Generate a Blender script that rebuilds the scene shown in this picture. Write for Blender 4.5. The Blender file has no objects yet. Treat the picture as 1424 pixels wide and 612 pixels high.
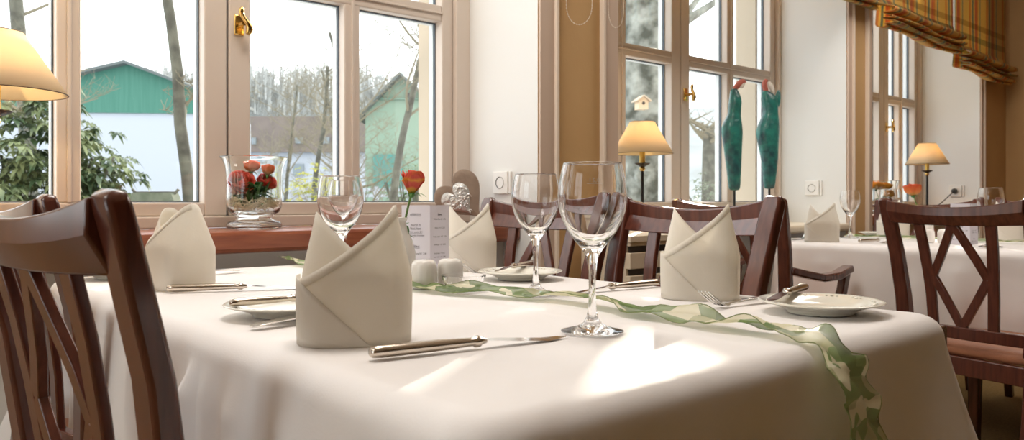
import bpy, math, random
from mathutils import Vector, Matrix, noise
PI = math.pi
sc = bpy.context.scene
COL = sc.collection
rnd = random.Random(7)
EYE = 0.927
SN, CS = math.sin(math.radians(41)), math.cos(math.radians(41))

def far(px, py, d):
    """world point seen in direction (px,py) at distance d in front of the eye; only for the landscape outside"""
    k = (px - 712) / 1100.0
    r = k * d
    return Vector((CS * r + SN * d, -SN * r + CS * d, EYE - (py - 280) / 1100.0 * d))

# ------------------------------------------------------------------ materials
MATS = {}
def mat(name, col, rough=0.5, metal=0.0, spec=0.5, coat=0.0, trans=0.0, ior=1.45, sheen=0.0,
        var=None, vscale=20.0, vstretch=(1, 1, 1), bump=0.0, bscale=200.0, bstretch=(1, 1, 1), sss=0.0):
    if name in MATS: return MATS[name]
    m = bpy.data.materials.new(name); m.use_nodes = True
    nt = m.node_tree; N = nt.nodes; L = nt.links
    b = N['Principled BSDF']
    b.inputs['Base Color'].default_value = (*col, 1)
    b.inputs['Roughness'].default_value = rough
    b.inputs['Metallic'].default_value = metal
    b.inputs['Specular IOR Level'].default_value = spec
    b.inputs['Coat Weight'].default_value = coat
    b.inputs['Coat Roughness'].default_value = 0.15
    b.inputs['Transmission Weight'].default_value = trans
    b.inputs['IOR'].default_value = ior
    b.inputs['Sheen Weight'].default_value = sheen
    tc = N.new('ShaderNodeTexCoord')
    if var:
        mp = N.new('ShaderNodeMapping'); mp.inputs['Scale'].default_value = vstretch
        L.new(tc.outputs['Object'], mp.inputs['Vector'])
        nz = N.new('ShaderNodeTexNoise'); nz.inputs['Scale'].default_value = vscale; nz.inputs['Detail'].default_value = 5
        L.new(mp.outputs['Vector'], nz.inputs['Vector'])
        cr = N.new('ShaderNodeValToRGB'); cr.color_ramp.elements[0].position = 0.35; cr.color_ramp.elements[1].position = 0.65
        cr.color_ramp.elements[0].color = (*col, 1); cr.color_ramp.elements[1].color = (*var, 1)
        L.new(nz.outputs['Fac'], cr.inputs['Fac']); L.new(cr.outputs['Color'], b.inputs['Base Color'])
    if bump:
        mp = N.new('ShaderNodeMapping'); mp.inputs['Scale'].default_value = bstretch
        L.new(tc.outputs['Object'], mp.inputs['Vector'])
        nz = N.new('ShaderNodeTexNoise'); nz.inputs['Scale'].default_value = bscale; nz.inputs['Detail'].default_value = 3
        L.new(mp.outputs['Vector'], nz.inputs['Vector'])
        bp = N.new('ShaderNodeBump'); bp.inputs['Strength'].default_value = bump; bp.inputs['Distance'].default_value = 0.01
        L.new(nz.outputs['Fac'], bp.inputs['Height']); L.new(bp.outputs['Normal'], b.inputs['Normal'])
    MATS[name] = m
    return m

def pane_mat(name, tint=(1, 1, 1), refl=1.0):
    m = bpy.data.materials.new(name); m.use_nodes = True
    nt = m.node_tree; N = nt.nodes; L = nt.links
    N.remove(N['Principled BSDF'])
    t = N.new('ShaderNodeBsdfTransparent'); t.inputs['Color'].default_value = (*tint, 1)
    g = N.new('ShaderNodeBsdfGlossy'); g.inputs['Roughness'].default_value = 0.02
    f = N.new('ShaderNodeLayerWeight'); f.inputs['Blend'].default_value = .5
    pw = N.new('ShaderNodeMath'); pw.operation = 'POWER'; pw.inputs[1].default_value = 5
    ma = N.new('ShaderNodeMath'); ma.operation = 'MULTIPLY_ADD'; ma.inputs[1].default_value = .9; ma.inputs[2].default_value = .035
    L.new(f.outputs['Facing'], pw.inputs[0]); L.new(pw.outputs[0], ma.inputs[0])
    mx = N.new('ShaderNodeMixShader')
    L.new(ma.outputs[0], mx.inputs['Fac']); L.new(t.outputs[0], mx.inputs[1]); L.new(g.outputs[0], mx.inputs[2])
    L.new(mx.outputs[0], N['Material Output'].inputs['Surface'])
    MATS[name] = m
    return m

def leafy(name, c1, c2, trans=0.35, rough=0.45, scale=9.0):
    m = bpy.data.materials.new(name); m.use_nodes = True
    nt = m.node_tree; N = nt.nodes; L = nt.links
    b = N['Principled BSDF']; b.inputs['Roughness'].default_value = rough
    tc = N.new('ShaderNodeTexCoord'); nz = N.new('ShaderNodeTexNoise'); nz.inputs['Scale'].default_value = scale
    L.new(tc.outputs['Object'], nz.inputs['Vector'])
    cr = N.new('ShaderNodeValToRGB'); cr.color_ramp.elements[0].position = 0.38; cr.color_ramp.elements[1].position = 0.62
    cr.color_ramp.elements[0].color = (*c1, 1); cr.color_ramp.elements[1].color = (*c2, 1)
    L.new(nz.outputs['Fac'], cr.inputs['Fac']); L.new(cr.outputs['Color'], b.inputs['Base Color'])
    tr = N.new('ShaderNodeBsdfTranslucent'); L.new(cr.outputs['Color'], tr.inputs['Color'])
    mx = N.new('ShaderNodeMixShader'); mx.inputs['Fac'].default_value = trans
    L.new(b.outputs[0], mx.inputs[1]); L.new(tr.outputs[0], mx.inputs[2])
    L.new(mx.outputs[0], N['Material Output'].inputs['Surface'])
    MATS[name] = m
    return m

def zramp(name, stops, rough=0.5, trans=0.3, z0=0.0, z1=1.0):
    """petal colours running from the base to the lip of the flower (object z)"""
    m = bpy.data.materials.new(name); m.use_nodes = True
    nt = m.node_tree; N = nt.nodes; L = nt.links
    b = N['Principled BSDF']; b.inputs['Roughness'].default_value = rough
    tc = N.new('ShaderNodeTexCoord'); sp = N.new('ShaderNodeSeparateXYZ'); L.new(tc.outputs['Object'], sp.inputs[0])
    nz = N.new('ShaderNodeTexNoise'); nz.inputs['Scale'].default_value = 60; L.new(tc.outputs['Object'], nz.inputs['Vector'])
    mr = N.new('ShaderNodeMapRange'); mr.inputs['From Min'].default_value = z0; mr.inputs['From Max'].default_value = z1
    L.new(sp.outputs['Z'], mr.inputs['Value'])
    ad = N.new('ShaderNodeMath'); ad.operation = 'ADD'; ms = N.new('ShaderNodeMath'); ms.operation = 'MULTIPLY_ADD'
    ms.inputs[1].default_value = 0.5; ms.inputs[2].default_value = -0.25
    L.new(nz.outputs['Fac'], ms.inputs[0]); L.new(mr.outputs[0], ad.inputs[0]); L.new(ms.outputs[0], ad.inputs[1])
    cr = N.new('ShaderNodeValToRGB'); e = cr.color_ramp.elements
    while len(e) < len(stops): e.new(0.5)
    for i, (p, c) in enumerate(stops): e[i].position = p; e[i].color = (*c, 1)
    L.new(ad.outputs[0], cr.inputs['Fac']); L.new(cr.outputs['Color'], b.inputs['Base Color'])
    tr = N.new('ShaderNodeBsdfTranslucent'); L.new(cr.outputs['Color'], tr.inputs['Color'])
    mx = N.new('ShaderNodeMixShader'); mx.inputs['Fac'].default_value = trans
    L.new(b.outputs[0], mx.inputs[1]); L.new(tr.outputs[0], mx.inputs[2])
    L.new(mx.outputs[0], N['Material Output'].inputs['Surface'])
    MATS[name] = m
    return m

gold_wall = mat('ochre_plaster', (.62, .40, .19), .8, var=(.56, .35, .155), vscale=1.6, bump=.06, bscale=120)
white_reveal = mat('white_plaster', (.80, .80, .78), .75, bump=.03, bscale=150)
cream_out = mat('cream_render', (.50, .42, .32), .85, bump=.05, bscale=90)
frame_paint = mat('beige_frame_paint', (.66, .57, .49), .38, spec=.4)
trim_paint = mat('taupe_trim_paint', (.62, .48, .38), .5)
trim_light = mat('light_bead_paint', (.80, .68, .56), .45)
seal = mat('dark_rubber_seal', (.10, .12, .14), .6)
alu = mat('pale_glazing_bar', (.80, .82, .82), .35)
ceil_m = mat('warm_white_ceiling', (.82, .74, .62), .9)
carpet = mat('ochre_carpet', (.36, .24, .09), .95, var=(.26, .165, .06), vscale=90, bump=.5, bscale=350)
sill_wood = mat('red_brown_wood', (.30, .095, .045), .32, coat=.25, var=(.22, .06, .03), vscale=9, vstretch=(1, 9, 9))
chair_wood = mat('dark_mahogany', (.12, .034, .020), .27, coat=.6, var=(.075, .020, .013), vscale=14, vstretch=(6, 6, .6))
seat_leather = mat('brown_leather', (.46, .205, .115), .5, var=(.40, .17, .095), vscale=14, bump=.12, bscale=160)
steel = mat('polished_steel', (.78, .76, .73), .13, metal=1)
handle_steel = mat('warm_silver_plate', (.66, .59, .51), .20, metal=1)
brass = mat('polished_brass', (.82, .56, .20), .2, metal=1)
black_m = mat('black_iron', (.02, .02, .022), .4)
porcelain = mat('glazed_cream_porcelain', (.80, .78, .69), .14, coat=.4)
shaker_m = mat('white_glazed_ceramic', (.74, .71, .66), .22, coat=.3)
socket_m = mat('white_plastic', (.84, .82, .78), .35)
glass = mat('clear_glass', (1, 1, 1), 0.0, trans=1.0, ior=1.45)
glass_green = mat('thick_vase_glass', (.97, .995, .985), 0.0, trans=1.0, ior=1.45)
etch = mat('etched_mark', (.85, .83, .78), .8)
pane = pane_mat('window_pane', (.985, .995, .99))
vase_thin = pane_mat('thin_vase_glass', (.96, .98, .97))
card = mat('lilac_white_card', (.80, .78, .86), .6)
ink = mat('dark_ink', (.07, .06, .08), .7)
stoneheart = mat('grey_brown_stone', (.33, .25, .19), .85, var=(.27, .20, .15), vscale=14, bump=.25, bscale=70)
silver_rel = mat('antique_silver_relief', (.62, .62, .60), .38, metal=.75, bump=.9, bscale=75)
teal = mat('teal_patina', (.03, .23, .19), .30, coat=.4, var=(.02, .075, .085), vscale=18, bump=.6, bscale=50)
terra = mat('terracotta_red', (.55, .16, .11), .6, var=(.45, .12, .09), vscale=30)
feather = mat('off_white_plaster', (.75, .70, .63), .8, bump=.4, bscale=90)
straw_m = mat('pale_straw', (.88, .78, .55), .8)
stem_g = mat('rose_stem_green', (.13, .24, .06), .5)
leaf_g = leafy('rose_leaf_green', (.05, .16, .04), (.10, .26, .07), .25)
rhodo = leafy('rhododendron_leaf', (.06, .10, .045), (.30, .34, .17), .2, .35, 7)
yellow_leaf = leafy('yellow_green_leaf', (.30, .33, .05), (.55, .50, .10), .4)
bark = mat('mossy_grey_bark', (.16, .155, .12), .95, var=(.08, .075, .06), vscale=9, bump=.8, bscale=22)
bark_big = mat('mottled_old_bark', (.36, .37, .33), .95, var=(.075, .08, .065), vscale=7, bump=1.0, bscale=12)
twig = mat('brown_twig', (.22, .19, .13), .9)
snow = mat('snow', (.55, .58, .62), .8, bump=.1, bscale=3)
white_wall_m = mat('whitewashed_wall', (.42, .44, .48), .85)
barn_green = mat('green_cladding', (.05, .165, .12), .75, var=(.065, .19, .14), vscale=2, vstretch=(7, 7, .3))
barn_roof = mat('grey_roof_edge', (.12, .135, .13), .8)
green_house_m = mat('pale_green_render', (.20, .28, .21), .85, var=(.24, .31, .23), vscale=.6)
brown_roof_m = mat('weathered_brown_roof', (.16, .13, .115), .85, var=(.20, .16, .14), vscale=1.5)
grey_win = mat('grey_window_glass', (.22, .25, .27), .3)
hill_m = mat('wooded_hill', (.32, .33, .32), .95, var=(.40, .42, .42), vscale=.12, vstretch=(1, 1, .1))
forest_m = mat('haze_paled_trees', (.37, .37, .35), .95)  # bare wood coloured paler to stand in for distance haze
nest_wood = mat('pale_box_wood', (.72, .55, .38), .7)
mossroof = mat('mossy_shingle', (.10, .12, .08), .9, var=(.15, .165, .12), vscale=20)
grate = mat('cream_enamel', (.70, .60, .46), .45)
dark_slot = mat('dark_slot', (.07, .06, .055), .7)

# fabrics ---------------------------------------------------------------
def cloth_material():
    m = bpy.data.materials.new('white_table_linen'); m.use_nodes = True
    nt = m.node_tree; N = nt.nodes; L = nt.links; b = N['Principled BSDF']
    b.inputs['Base Color'].default_value = (.88, .85, .835, 1); b.inputs['Roughness'].default_value = .62
    b.inputs['Sheen Weight'].default_value = .25; b.inputs['Specular IOR Level'].default_value = .35
    tc = N.new('ShaderNodeTexCoord')
    n1 = N.new('ShaderNodeTexNoise'); n1.inputs['Scale'].default_value = 5.5; n1.inputs['Detail'].default_value = 2
    n1.inputs['Distortion'].default_value = .6
    L.new(tc.outputs['Object'], n1.inputs['Vector'])
    n2 = N.new('ShaderNodeTexNoise'); n2.inputs['Scale'].default_value = 420
    L.new(tc.outputs['Object'], n2.inputs['Vector'])
    b1 = N.new('ShaderNodeBump'); b1.inputs['Strength'].default_value = .5; b1.inputs['Distance'].default_value = .012
    b2 = N.new('ShaderNodeBump'); b2.inputs['Strength'].default_value = .15; b2.inputs['Distance'].default_value = .001
    L.new(n1.outputs['Fac'], b1.inputs['Height']); L.new(n2.outputs['Fac'], b2.inputs['Height'])
    L.new(b1.outputs['Normal'], b2.inputs['Normal']); L.new(b2.outputs['Normal'], b.inputs['Normal'])
    return m
linen = cloth_material()

def napkin_material():
    m = bpy.data.materials.new('white_napkin_linen'); m.use_nodes = True
    nt = m.node_tree; N = nt.nodes; L = nt.links; b = N['Principled BSDF']
    b.inputs['Base Color'].default_value = (.95, .925, .88, 1); b.inputs['Roughness'].default_value = .7
    tr = N.new('ShaderNodeBsdfTranslucent'); tr.inputs['Color'].default_value = (.93, .89, .80, 1)
    mx = N.new('ShaderNodeMixShader'); mx.inputs['Fac'].default_value = .52
    tc = N.new('ShaderNodeTexCoord'); n1 = N.new('ShaderNodeTexNoise'); n1.inputs['Scale'].default_value = 26; n1.inputs['Detail'].default_value = 3
    L.new(tc.outputs['Object'], n1.inputs['Vector'])
    b1 = N.new('ShaderNodeBump'); b1.inputs['Strength'].default_value = .5; b1.inputs['Distance'].default_value = .006
    L.new(n1.outputs['Fac'], b1.inputs['Height']); L.new(b1.outputs['Normal'], b.inputs['Normal'])
    L.new(b.outputs[0], mx.inputs[1]); L.new(tr.outputs[0], mx.inputs[2])
    L.new(mx.outputs[0], N['Material Output'].inputs['Surface'])
    return m
napkin_m = napkin_material()

def runner_material():
    m = bpy.data.materials.new('green_leaf_organza'); m.use_nodes = True
    nt = m.node_tree; N = nt.nodes; L = nt.links; b = N['Principled BSDF']
    b.inputs['Roughness'].default_value = .45
    tc = N.new('ShaderNodeTexCoord')
    mp = N.new('ShaderNodeMapping'); mp.inputs['Scale'].default_value = (1, .55, 1)
    L.new(tc.outputs['Object'], mp.inputs['Vector'])
    dz = N.new('ShaderNodeTexNoise'); dz.inputs['Scale'].default_value = 12
    L.new(mp.outputs[0], dz.inputs['Vector'])
    ad = N.new('ShaderNodeMixRGB'); ad.blend_type = 'ADD'; ad.inputs['Fac'].default_value = .06
    L.new(mp.outputs[0], ad.inputs[1]); L.new(dz.outputs['Color'], ad.inputs[2])
    vo = N.new('ShaderNodeTexVoronoi'); vo.inputs['Scale'].default_value = 48
    L.new(ad.outputs[0], vo.inputs['Vector'])
    cr = N.new('ShaderNodeValToRGB'); cr.color_ramp.interpolation = 'CONSTANT'
    e = cr.color_ramp.elements; e[0].position = 0; e[0].color = (.12, .20, .05, 1); e[1].position = .45; e[1].color = (.80, .76, .54, 1)
    x = e.new(.7); x.color = (.20, .30, .09, 1); x = e.new(.28); x.color = (.50, .50, .28, 1)
    sp = N.new('ShaderNodeSeparateColor'); L.new(vo.outputs['Color'], sp.inputs[0]); L.new(sp.outputs[0], cr.inputs['Fac'])
    L.new(cr.outputs[0], b.inputs['Base Color'])
    tl = N.new('ShaderNodeBsdfTranslucent'); L.new(cr.outputs[0], tl.inputs['Color'])
    m1 = N.new('ShaderNodeMixShader'); m1.inputs['Fac'].default_value = .35
    L.new(b.outputs[0], m1.inputs[1]); L.new(tl.outputs[0], m1.inputs[2])
    t = N.new('ShaderNodeBsdfTransparent'); m2 = N.new('ShaderNodeMixShader'); m2.inputs['Fac'].default_value = .22
    L.new(m1.outputs[0], m2.inputs[1]); L.new(t.outputs[0], m2.inputs[2])
    L.new(m2.outputs[0], N['Material Output'].inputs['Surface'])
    return m
runner_m = runner_material()

def plaid_material():
    m = bpy.data.materials.new('plaid_blind_fabric'); m.use_nodes = True
    nt = m.node_tree; N = nt.nodes; L = nt.links; b = N['Principled BSDF']
    b.inputs['Roughness'].default_value = .85
    tc = N.new('ShaderNodeTexCoord'); sp = N.new('ShaderNodeSeparateXYZ'); L.new(tc.outputs['UV'], sp.inputs[0])
    def stripes(sock, scale, stops):
        mu = N.new('ShaderNodeMath'); mu.operation = 'MULTIPLY'; mu.inputs[1].default_value = scale
        L.new(sock, mu.inputs[0]); fr = N.new('ShaderNodeMath'); fr.operation = 'FRACT'; L.new(mu.outputs[0], fr.inputs[0])
        cr = N.new('ShaderNodeValToRGB'); e = cr.color_ramp.elements; cr.color_ramp.interpolation = 'CONSTANT'
        while len(e) < len(stops): e.new(.5)
        for i, (p, c) in enumerate(stops): e[i].position = p; e[i].color = (*c, 1)
        L.new(fr.outputs[0], cr.inputs['Fac']); return cr.outputs[0]
    Y, O, G, R = (.86, .66, .26), (.80, .40, .15), (.34, .42, .34), (.72, .32, .18)
    a = stripes(sp.outputs['X'], 3.2, [(0, Y), (.30, O), (.38, Y), (.46, G), (.54, Y), (.62, R), (.72, O), (.80, Y), (.90, G), (.95, Y)])
    c = stripes(sp.outputs['Y'], 2.6, [(0, (.95, .9, .8)), (.4, (.7, .6, .45)), (.5, (.95, .9, .8)), (.62, (.60, .62, .55)), (.72, (.95, .9, .8))])
    mx = N.new('ShaderNodeMixRGB'); mx.blend_type = 'MULTIPLY'; mx.inputs['Fac'].default_value = .8
    L.new(a, mx.inputs[1]); L.new(c, mx.inputs[2]); L.new(mx.outputs[0], b.inputs['Base Color'])
    tr = N.new('ShaderNodeBsdfTranslucent'); L.new(mx.outputs[0], tr.inputs['Color'])
    m1 = N.new('ShaderNodeMixShader'); m1.inputs['Fac'].default_value = .5
    L.new(b.outputs[0], m1.inputs[1]); L.new(tr.outputs[0], m1.inputs[2])
    L.new(m1.outputs[0], N['Material Output'].inputs['Surface'])
    return m
plaid = plaid_material()

def shade_material():
    m = bpy.data.materials.new('cream_lamp_shade'); m.use_nodes = True
    nt = m.node_tree; N = nt.nodes; L = nt.links; b = N['Principled BSDF']
    b.inputs['Base Color'].default_value = (.92, .82, .62, 1); b.inputs['Roughness'].default_value = .8
    tr = N.new('ShaderNodeBsdfTranslucent'); tr.inputs['Color'].default_value = (.95, .78, .50, 1)
    mx = N.new('ShaderNodeMixShader'); mx.inputs['Fac'].default_value = .45
    L.new(b.outputs[0], mx.inputs[1]); L.new(tr.outputs[0], mx.inputs[2])
    L.new(mx.outputs[0], N['Material Output'].inputs['Surface'])
    return m
shade_m = shade_material()
def emis(name, col, s):
    m = bpy.data.materials.new(name); m.use_nodes = True; N = m.node_tree.nodes
    N.remove(N['Principled BSDF']); e = N.new('ShaderNodeEmission'); e.inputs['Color'].default_value = (*col, 1); e.inputs['Strength'].default_value = s
    m.node_tree.links.new(e.outputs[0], N['Material Output'].inputs['Surface']); return m
bulb_m = emis('lit_bulb', (1, .76, .42), 22)

# ------------------------------------------------------------------ mesh builder
class MB:
    def __init__(s): s.v = []; s.f = []; s.uv = None
    def add(s, vs, fs):
        o = len(s.v); s.v += [Vector(p) for p in vs]; s.f += [tuple(i + o for i in f) for f in fs]; return s
    def box(s, a, b):
        x0, y0, z0 = a; x1, y1, z1 = b
        vs = [(x0, y0, z0), (x1, y0, z0), (x1, y1, z0), (x0, y1, z0), (x0, y0, z1), (x1, y0, z1), (x1, y1, z1), (x0, y1, z1)]
        return s.add(vs, [(0, 3, 2, 1), (4, 5, 6, 7), (0, 1, 5, 4), (1, 2, 6, 5), (2, 3, 7, 6), (3, 0, 4, 7)])
    def bar(s, p, q, w, h, side=(0, 1, 0)):
        return s.sweep([p, q], w, h, side)
    def sweep(s, pts, w, h, side=(0, 1, 0)):
        """rectangular section along a path; w along 'side', h across it"""
        pts = [Vector(p) for p in pts]; n = len(pts); sd = Vector(side).normalized(); rings = []
        for i, p in enumerate(pts):
            t = (pts[min(i + 1, n - 1)] - pts[max(i - 1, 0)]).normalized()
            a = (sd - t * sd.dot(t)).normalized(); b = t.cross(a)
            ww = (w[i] if isinstance(w, (list, tuple)) else w) / 2; hh = (h[i] if isinstance(h, (list, tuple)) else h) / 2
            rings.append([p + a * ww + b * hh, p - a * ww + b * hh, p - a * ww - b * hh, p + a * ww - b * hh])
        vs = [v for r in rings for v in r]; fs = []
        for i in range(n - 1):
            for j in range(4):
                fs.append((i * 4 + j, i * 4 + (j + 1) % 4, (i + 1) * 4 + (j + 1) % 4, (i + 1) * 4 + j))
        fs += [(3, 2, 1, 0), tuple((n - 1) * 4 + j for j in range(4))]
        return s.add(vs, fs)
    def tube(s, pts, rad, n=10, cap=True):
        pts = [Vector(p) for p in pts]; k = len(pts)
        t0 = (pts[1] - pts[0]).normalized(); up = Vector((0, 0, 1)) if abs(t0.z) < .9 else Vector((1, 0, 0))
        a = t0.cross(up).normalized(); vs = []
        for i, p in enumerate(pts):
            t = (pts[min(i + 1, k - 1)] - pts[max(i - 1, 0)])
            t = t.normalized() if t.length > 1e-9 else t0
            a = (a - t * a.dot(t)); a = a.normalized() if a.length > 1e-6 else t.orthogonal().normalized()
            b = t.cross(a); r = rad[i] if isinstance(rad, (list, tuple)) else rad
            vs += [p + a * math.cos(2 * PI * j / n) * r + b * math.sin(2 * PI * j / n) * r for j in range(n)]
        fs = [(i * n + j, i * n + (j + 1) % n, (i + 1) * n + (j + 1) % n, (i + 1) * n + j) for i in range(k - 1) for j in range(n)]
        if cap: fs += [tuple(reversed(range(n))), tuple((k - 1) * n + j for j in range(n))]
        return s.add(vs, fs)
    def lathe(s, prof, n=40, c=(0, 0, 0), mod=None, closed=False):
        vs = []
        for (r, z) in prof:
            for j in range(n):
                a = 2 * PI * j / n; rr = r * (mod(a, r, z) if mod else 1)
                vs.append((c[0] + rr * math.cos(a), c[1] + rr * math.sin(a), c[2] + z))
        m = len(prof); fs = []
        for i in range(m - 1 + (1 if closed else 0)):
            i2 = (i + 1) % m
            for j in range(n):
                fs.append((i * n + j, i * n + (j + 1) % n, i2 * n + (j + 1) % n, i2 * n + j))
        return s.add(vs, fs)
    def grid(s, nu, nv, fn, closeu=False):
        vs = [fn(i / (nu if closeu else nu - 1), j / (nv - 1)) for j in range(nv) for i in range(nu)]
        fs = []
        for j in range(nv - 1):
            for i in range(nu if closeu else nu - 1):
                i2 = (i + 1) % nu
                fs.append((j * nu + i, j * nu + i2, (j + 1) * nu + i2, (j + 1) * nu + i))
        return s.add(vs, fs)
    def prism(s, poly, M0, M1):
        """polygon (list of 2D) mapped by M0 and M1 -> solid"""
        n = len(poly); vs = [M0(p) for p in poly] + [M1(p) for p in poly]
        fs = [tuple(range(n)), tuple(reversed(range(n, 2 * n)))] + [(i, (i + 1) % n, n + (i + 1) % n, n + i) for i in range(n)]
        return s.add(vs, fs)
    def ball(s, c, r, n=10, sz=1.0):
        prof = [(r * math.sin(PI * i / n), -r * sz * math.cos(PI * i / n)) for i in range(n + 1)]
        prof[0] = (1e-5, prof[0][1]); prof[-1] = (1e-5, prof[-1][1])
        return s.lathe(prof, n * 2, c)
    def build(s, name, m, parent=None, smooth=True, ang=38, bevel=0, solid=0, sub=0, uvf=None, loc=None, rz=0):
        me = bpy.data.meshes.new(name); me.from_pydata([tuple(v) for v in s.v], [], s.f); me.update()
        if m: me.materials.append(m)
        if uvf:
            ul = me.uv_layers.new(name='UVMap')
            for lp in me.loops: ul.data[lp.index].uv = uvf(lp.vertex_index, me.vertices[lp.vertex_index].co)
        if smooth:
            me.shade_smooth()
            try: me.set_sharp_from_angle(angle=math.radians(ang))
            except Exception: pass
        o = bpy.data.objects.new(name, me); COL.objects.link(o)
        if parent: o.parent = parent
        if loc: o.location = loc
        if rz: o.rotation_euler = (0, 0, rz)
        if bevel:
            b = o.modifiers.new('edge', 'BEVEL'); b.width = bevel; b.segments = 2; b.limit_method = 'ANGLE'; b.angle_limit = math.radians(40)
        if solid:
            b = o.modifiers.new('thick', 'SOLIDIFY'); b.thickness = solid; b.offset = 0
        if sub:
            b = o.modifiers.new('sub', 'SUBSURF'); b.levels = sub; b.render_levels = sub
        return o

def thing(name, label, cat, loc=(0, 0, 0), rz=0, group=None):
    o = bpy.data.objects.new(name, None); COL.objects.link(o); o.empty_display_size = .05
    o.location = loc; o.rotation_euler = (0, 0, rz); o['label'] = label; o['category'] = cat
    if group: o['group'] = group
    return o
def tag(o, label, cat, group=None, kind=None):
    o['label'] = label; o['category'] = cat
    if group: o['group'] = group
    if kind: o['kind'] = kind
    return o
def struct(o): o['kind'] = 'structure'; return o
def dup(root, loc, rz, label, group=None):
    r = root.copy(); COL.objects.link(r); r.location = loc; r.rotation_euler = (0, 0, rz); r['label'] = label
    if group: r['group'] = group
    for ch in list(root.children):
        c = ch.copy(); COL.objects.link(c); c.parent = r
        for g in list(ch.children):
            d = g.copy(); COL.objects.link(d); d.parent = c
    return r
R = math.radians

# ------------------------------------------------------------------ room shell
VF, VR, VO = 2.015, 2.39, 2.65          # wall face, window plane, outside face
CEIL = 2.85
fl = MB().box((-3, -6.0, -.1), (6.62, VO, 0)).build('floor', carpet, smooth=False); struct(fl)
struct(MB().box((-3, -6.0, CEIL), (6.62, VO, CEIL + .1)).build('ceiling', ceil_m, smooth=False))
LY0, LY1, LZ0, LZ1 = .15, 2.0, .30, 2.68
wl = MB().box((-3.1, -6.0, 0), (-3, LY0, CEIL)).box((-3.1, LY1, 0), (-3, VO, CEIL)).box((-3.1, LY0, 0), (-3, LY1, LZ0)).box((-3.1, LY0, LZ1), (-3, LY1, CEIL))
struct(wl.build('wall_left', gold_wall, smooth=False))
w5 = MB()
for (a_, b_) in ((LY0, LY0 + .07), (LY1 - .07, LY1), ((LY0 + LY1) / 2 - .05, (LY0 + LY1) / 2 + .05)): w5.box((-3.08, a_, LZ0), (-3.02, b_, LZ1))
for (a_, b_) in ((LZ0, LZ0 + .08), (LZ1 - .07, LZ1), (1.62, 1.68)): w5.box((-3.075, LY0, a_), (-3.025, LY1, b_))
w5 = struct(w5.build('window_5', frame_paint, smooth=False))
MB().box((-3.052, LY0 + .07, LZ0 + .08), (-3.048, LY1 - .07, LZ1 - .07)).build('pane', pane, w5, smooth=False)
struct(MB().box((6.58, -6.0, 0), (6.72, VF, CEIL)).build('wall_right', gold_wall, smooth=False))
struct(MB().box((-3.1, -6.1, 0), (6.72, -6.0, CEIL)).build('wall_front', mat('low_bounce_dark', (.10, .05, .03), .5), smooth=False))  # unseen wall, set back and darkened to cut bounce onto the cloth front
niches = [(-2.20, -.41, .785), (.0, 1.87, .785), (2.28, 4.115, .77), (4.40, 6.06, .785)]
wb = MB()
xs = -3.0
for (a, b, zs) in niches:
    wb.box((xs, VF, 0), (a, VO, CEIL)); xs = b
    wb.box((a, 2.20, 0), (b, VO, zs))                      # parapet under the window
    wb.box((a, VF, 2.68), (b, VO, CEIL))                   # head
wb.box((xs, VF, 0), (6.72, VO, CEIL))
w = wb.build('wall_back', gold_wall, smooth=False)
w.data.materials.append(white_reveal); w.data.materials.append(cream_out)
for p in w.data.polygons:
    c = p.center
    if abs(p.normal.x) > .5 and -3 < c.x < 6.6: p.material_index = 1
    if p.normal.y > .5: p.material_index = 2
    if abs(p.normal.z) > .5: p.material_index = 1
    if p.normal.y < -.5 and c.z < .8 and c.y > 2.1: p.material_index = 1
struct(w)
# outer reveals of the window openings, rendered cream
for n, (a, b, zs) in enumerate(niches):
    wr = MB(); j = .065
    wr.box((a, 2.52, zs), (a + j, VO, 2.68)); wr.box((b - j, 2.52, zs), (b, VO, 2.68))
    struct(wr.build('wall_outer_reveal_%d' % (n + 1), cream_out, smooth=False))
# architrave strips at the niche edges
tn = 0
for (x0, x1, bead) in [(1.872, 1.947, 1.947), (2.19, 2.278, 2.19), (4.117, 4.165, 4.165), (4.335, 4.398, 4.335), (6.062, 6.10, 6.10), (-.09, -.002, -.09)]:
    tn += 1
    t = MB().box((x0, VF - .012, 0), (x1, VF - .0005, CEIL)).build('trim_%d' % tn, trim_paint, smooth=False, bevel=.003); struct(t)
    MB().box((bead - .007, VF - .024, 0), (bead + .007, VF - .0005, CEIL)).build('trim_bead', trim_light, t, smooth=False, bevel=.003)
# baseboards
for i, (a, b) in enumerate([(1.87, 2.28), (4.115, 4.40), (6.06, 6.58)]):
    struct(MB().box((a, VF - .03, 0), (b, VF - .0245, .09)).build('baseboard_back' if not i else 'baseboard_back_%d' % (i + 1), trim_paint, smooth=False))

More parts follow.
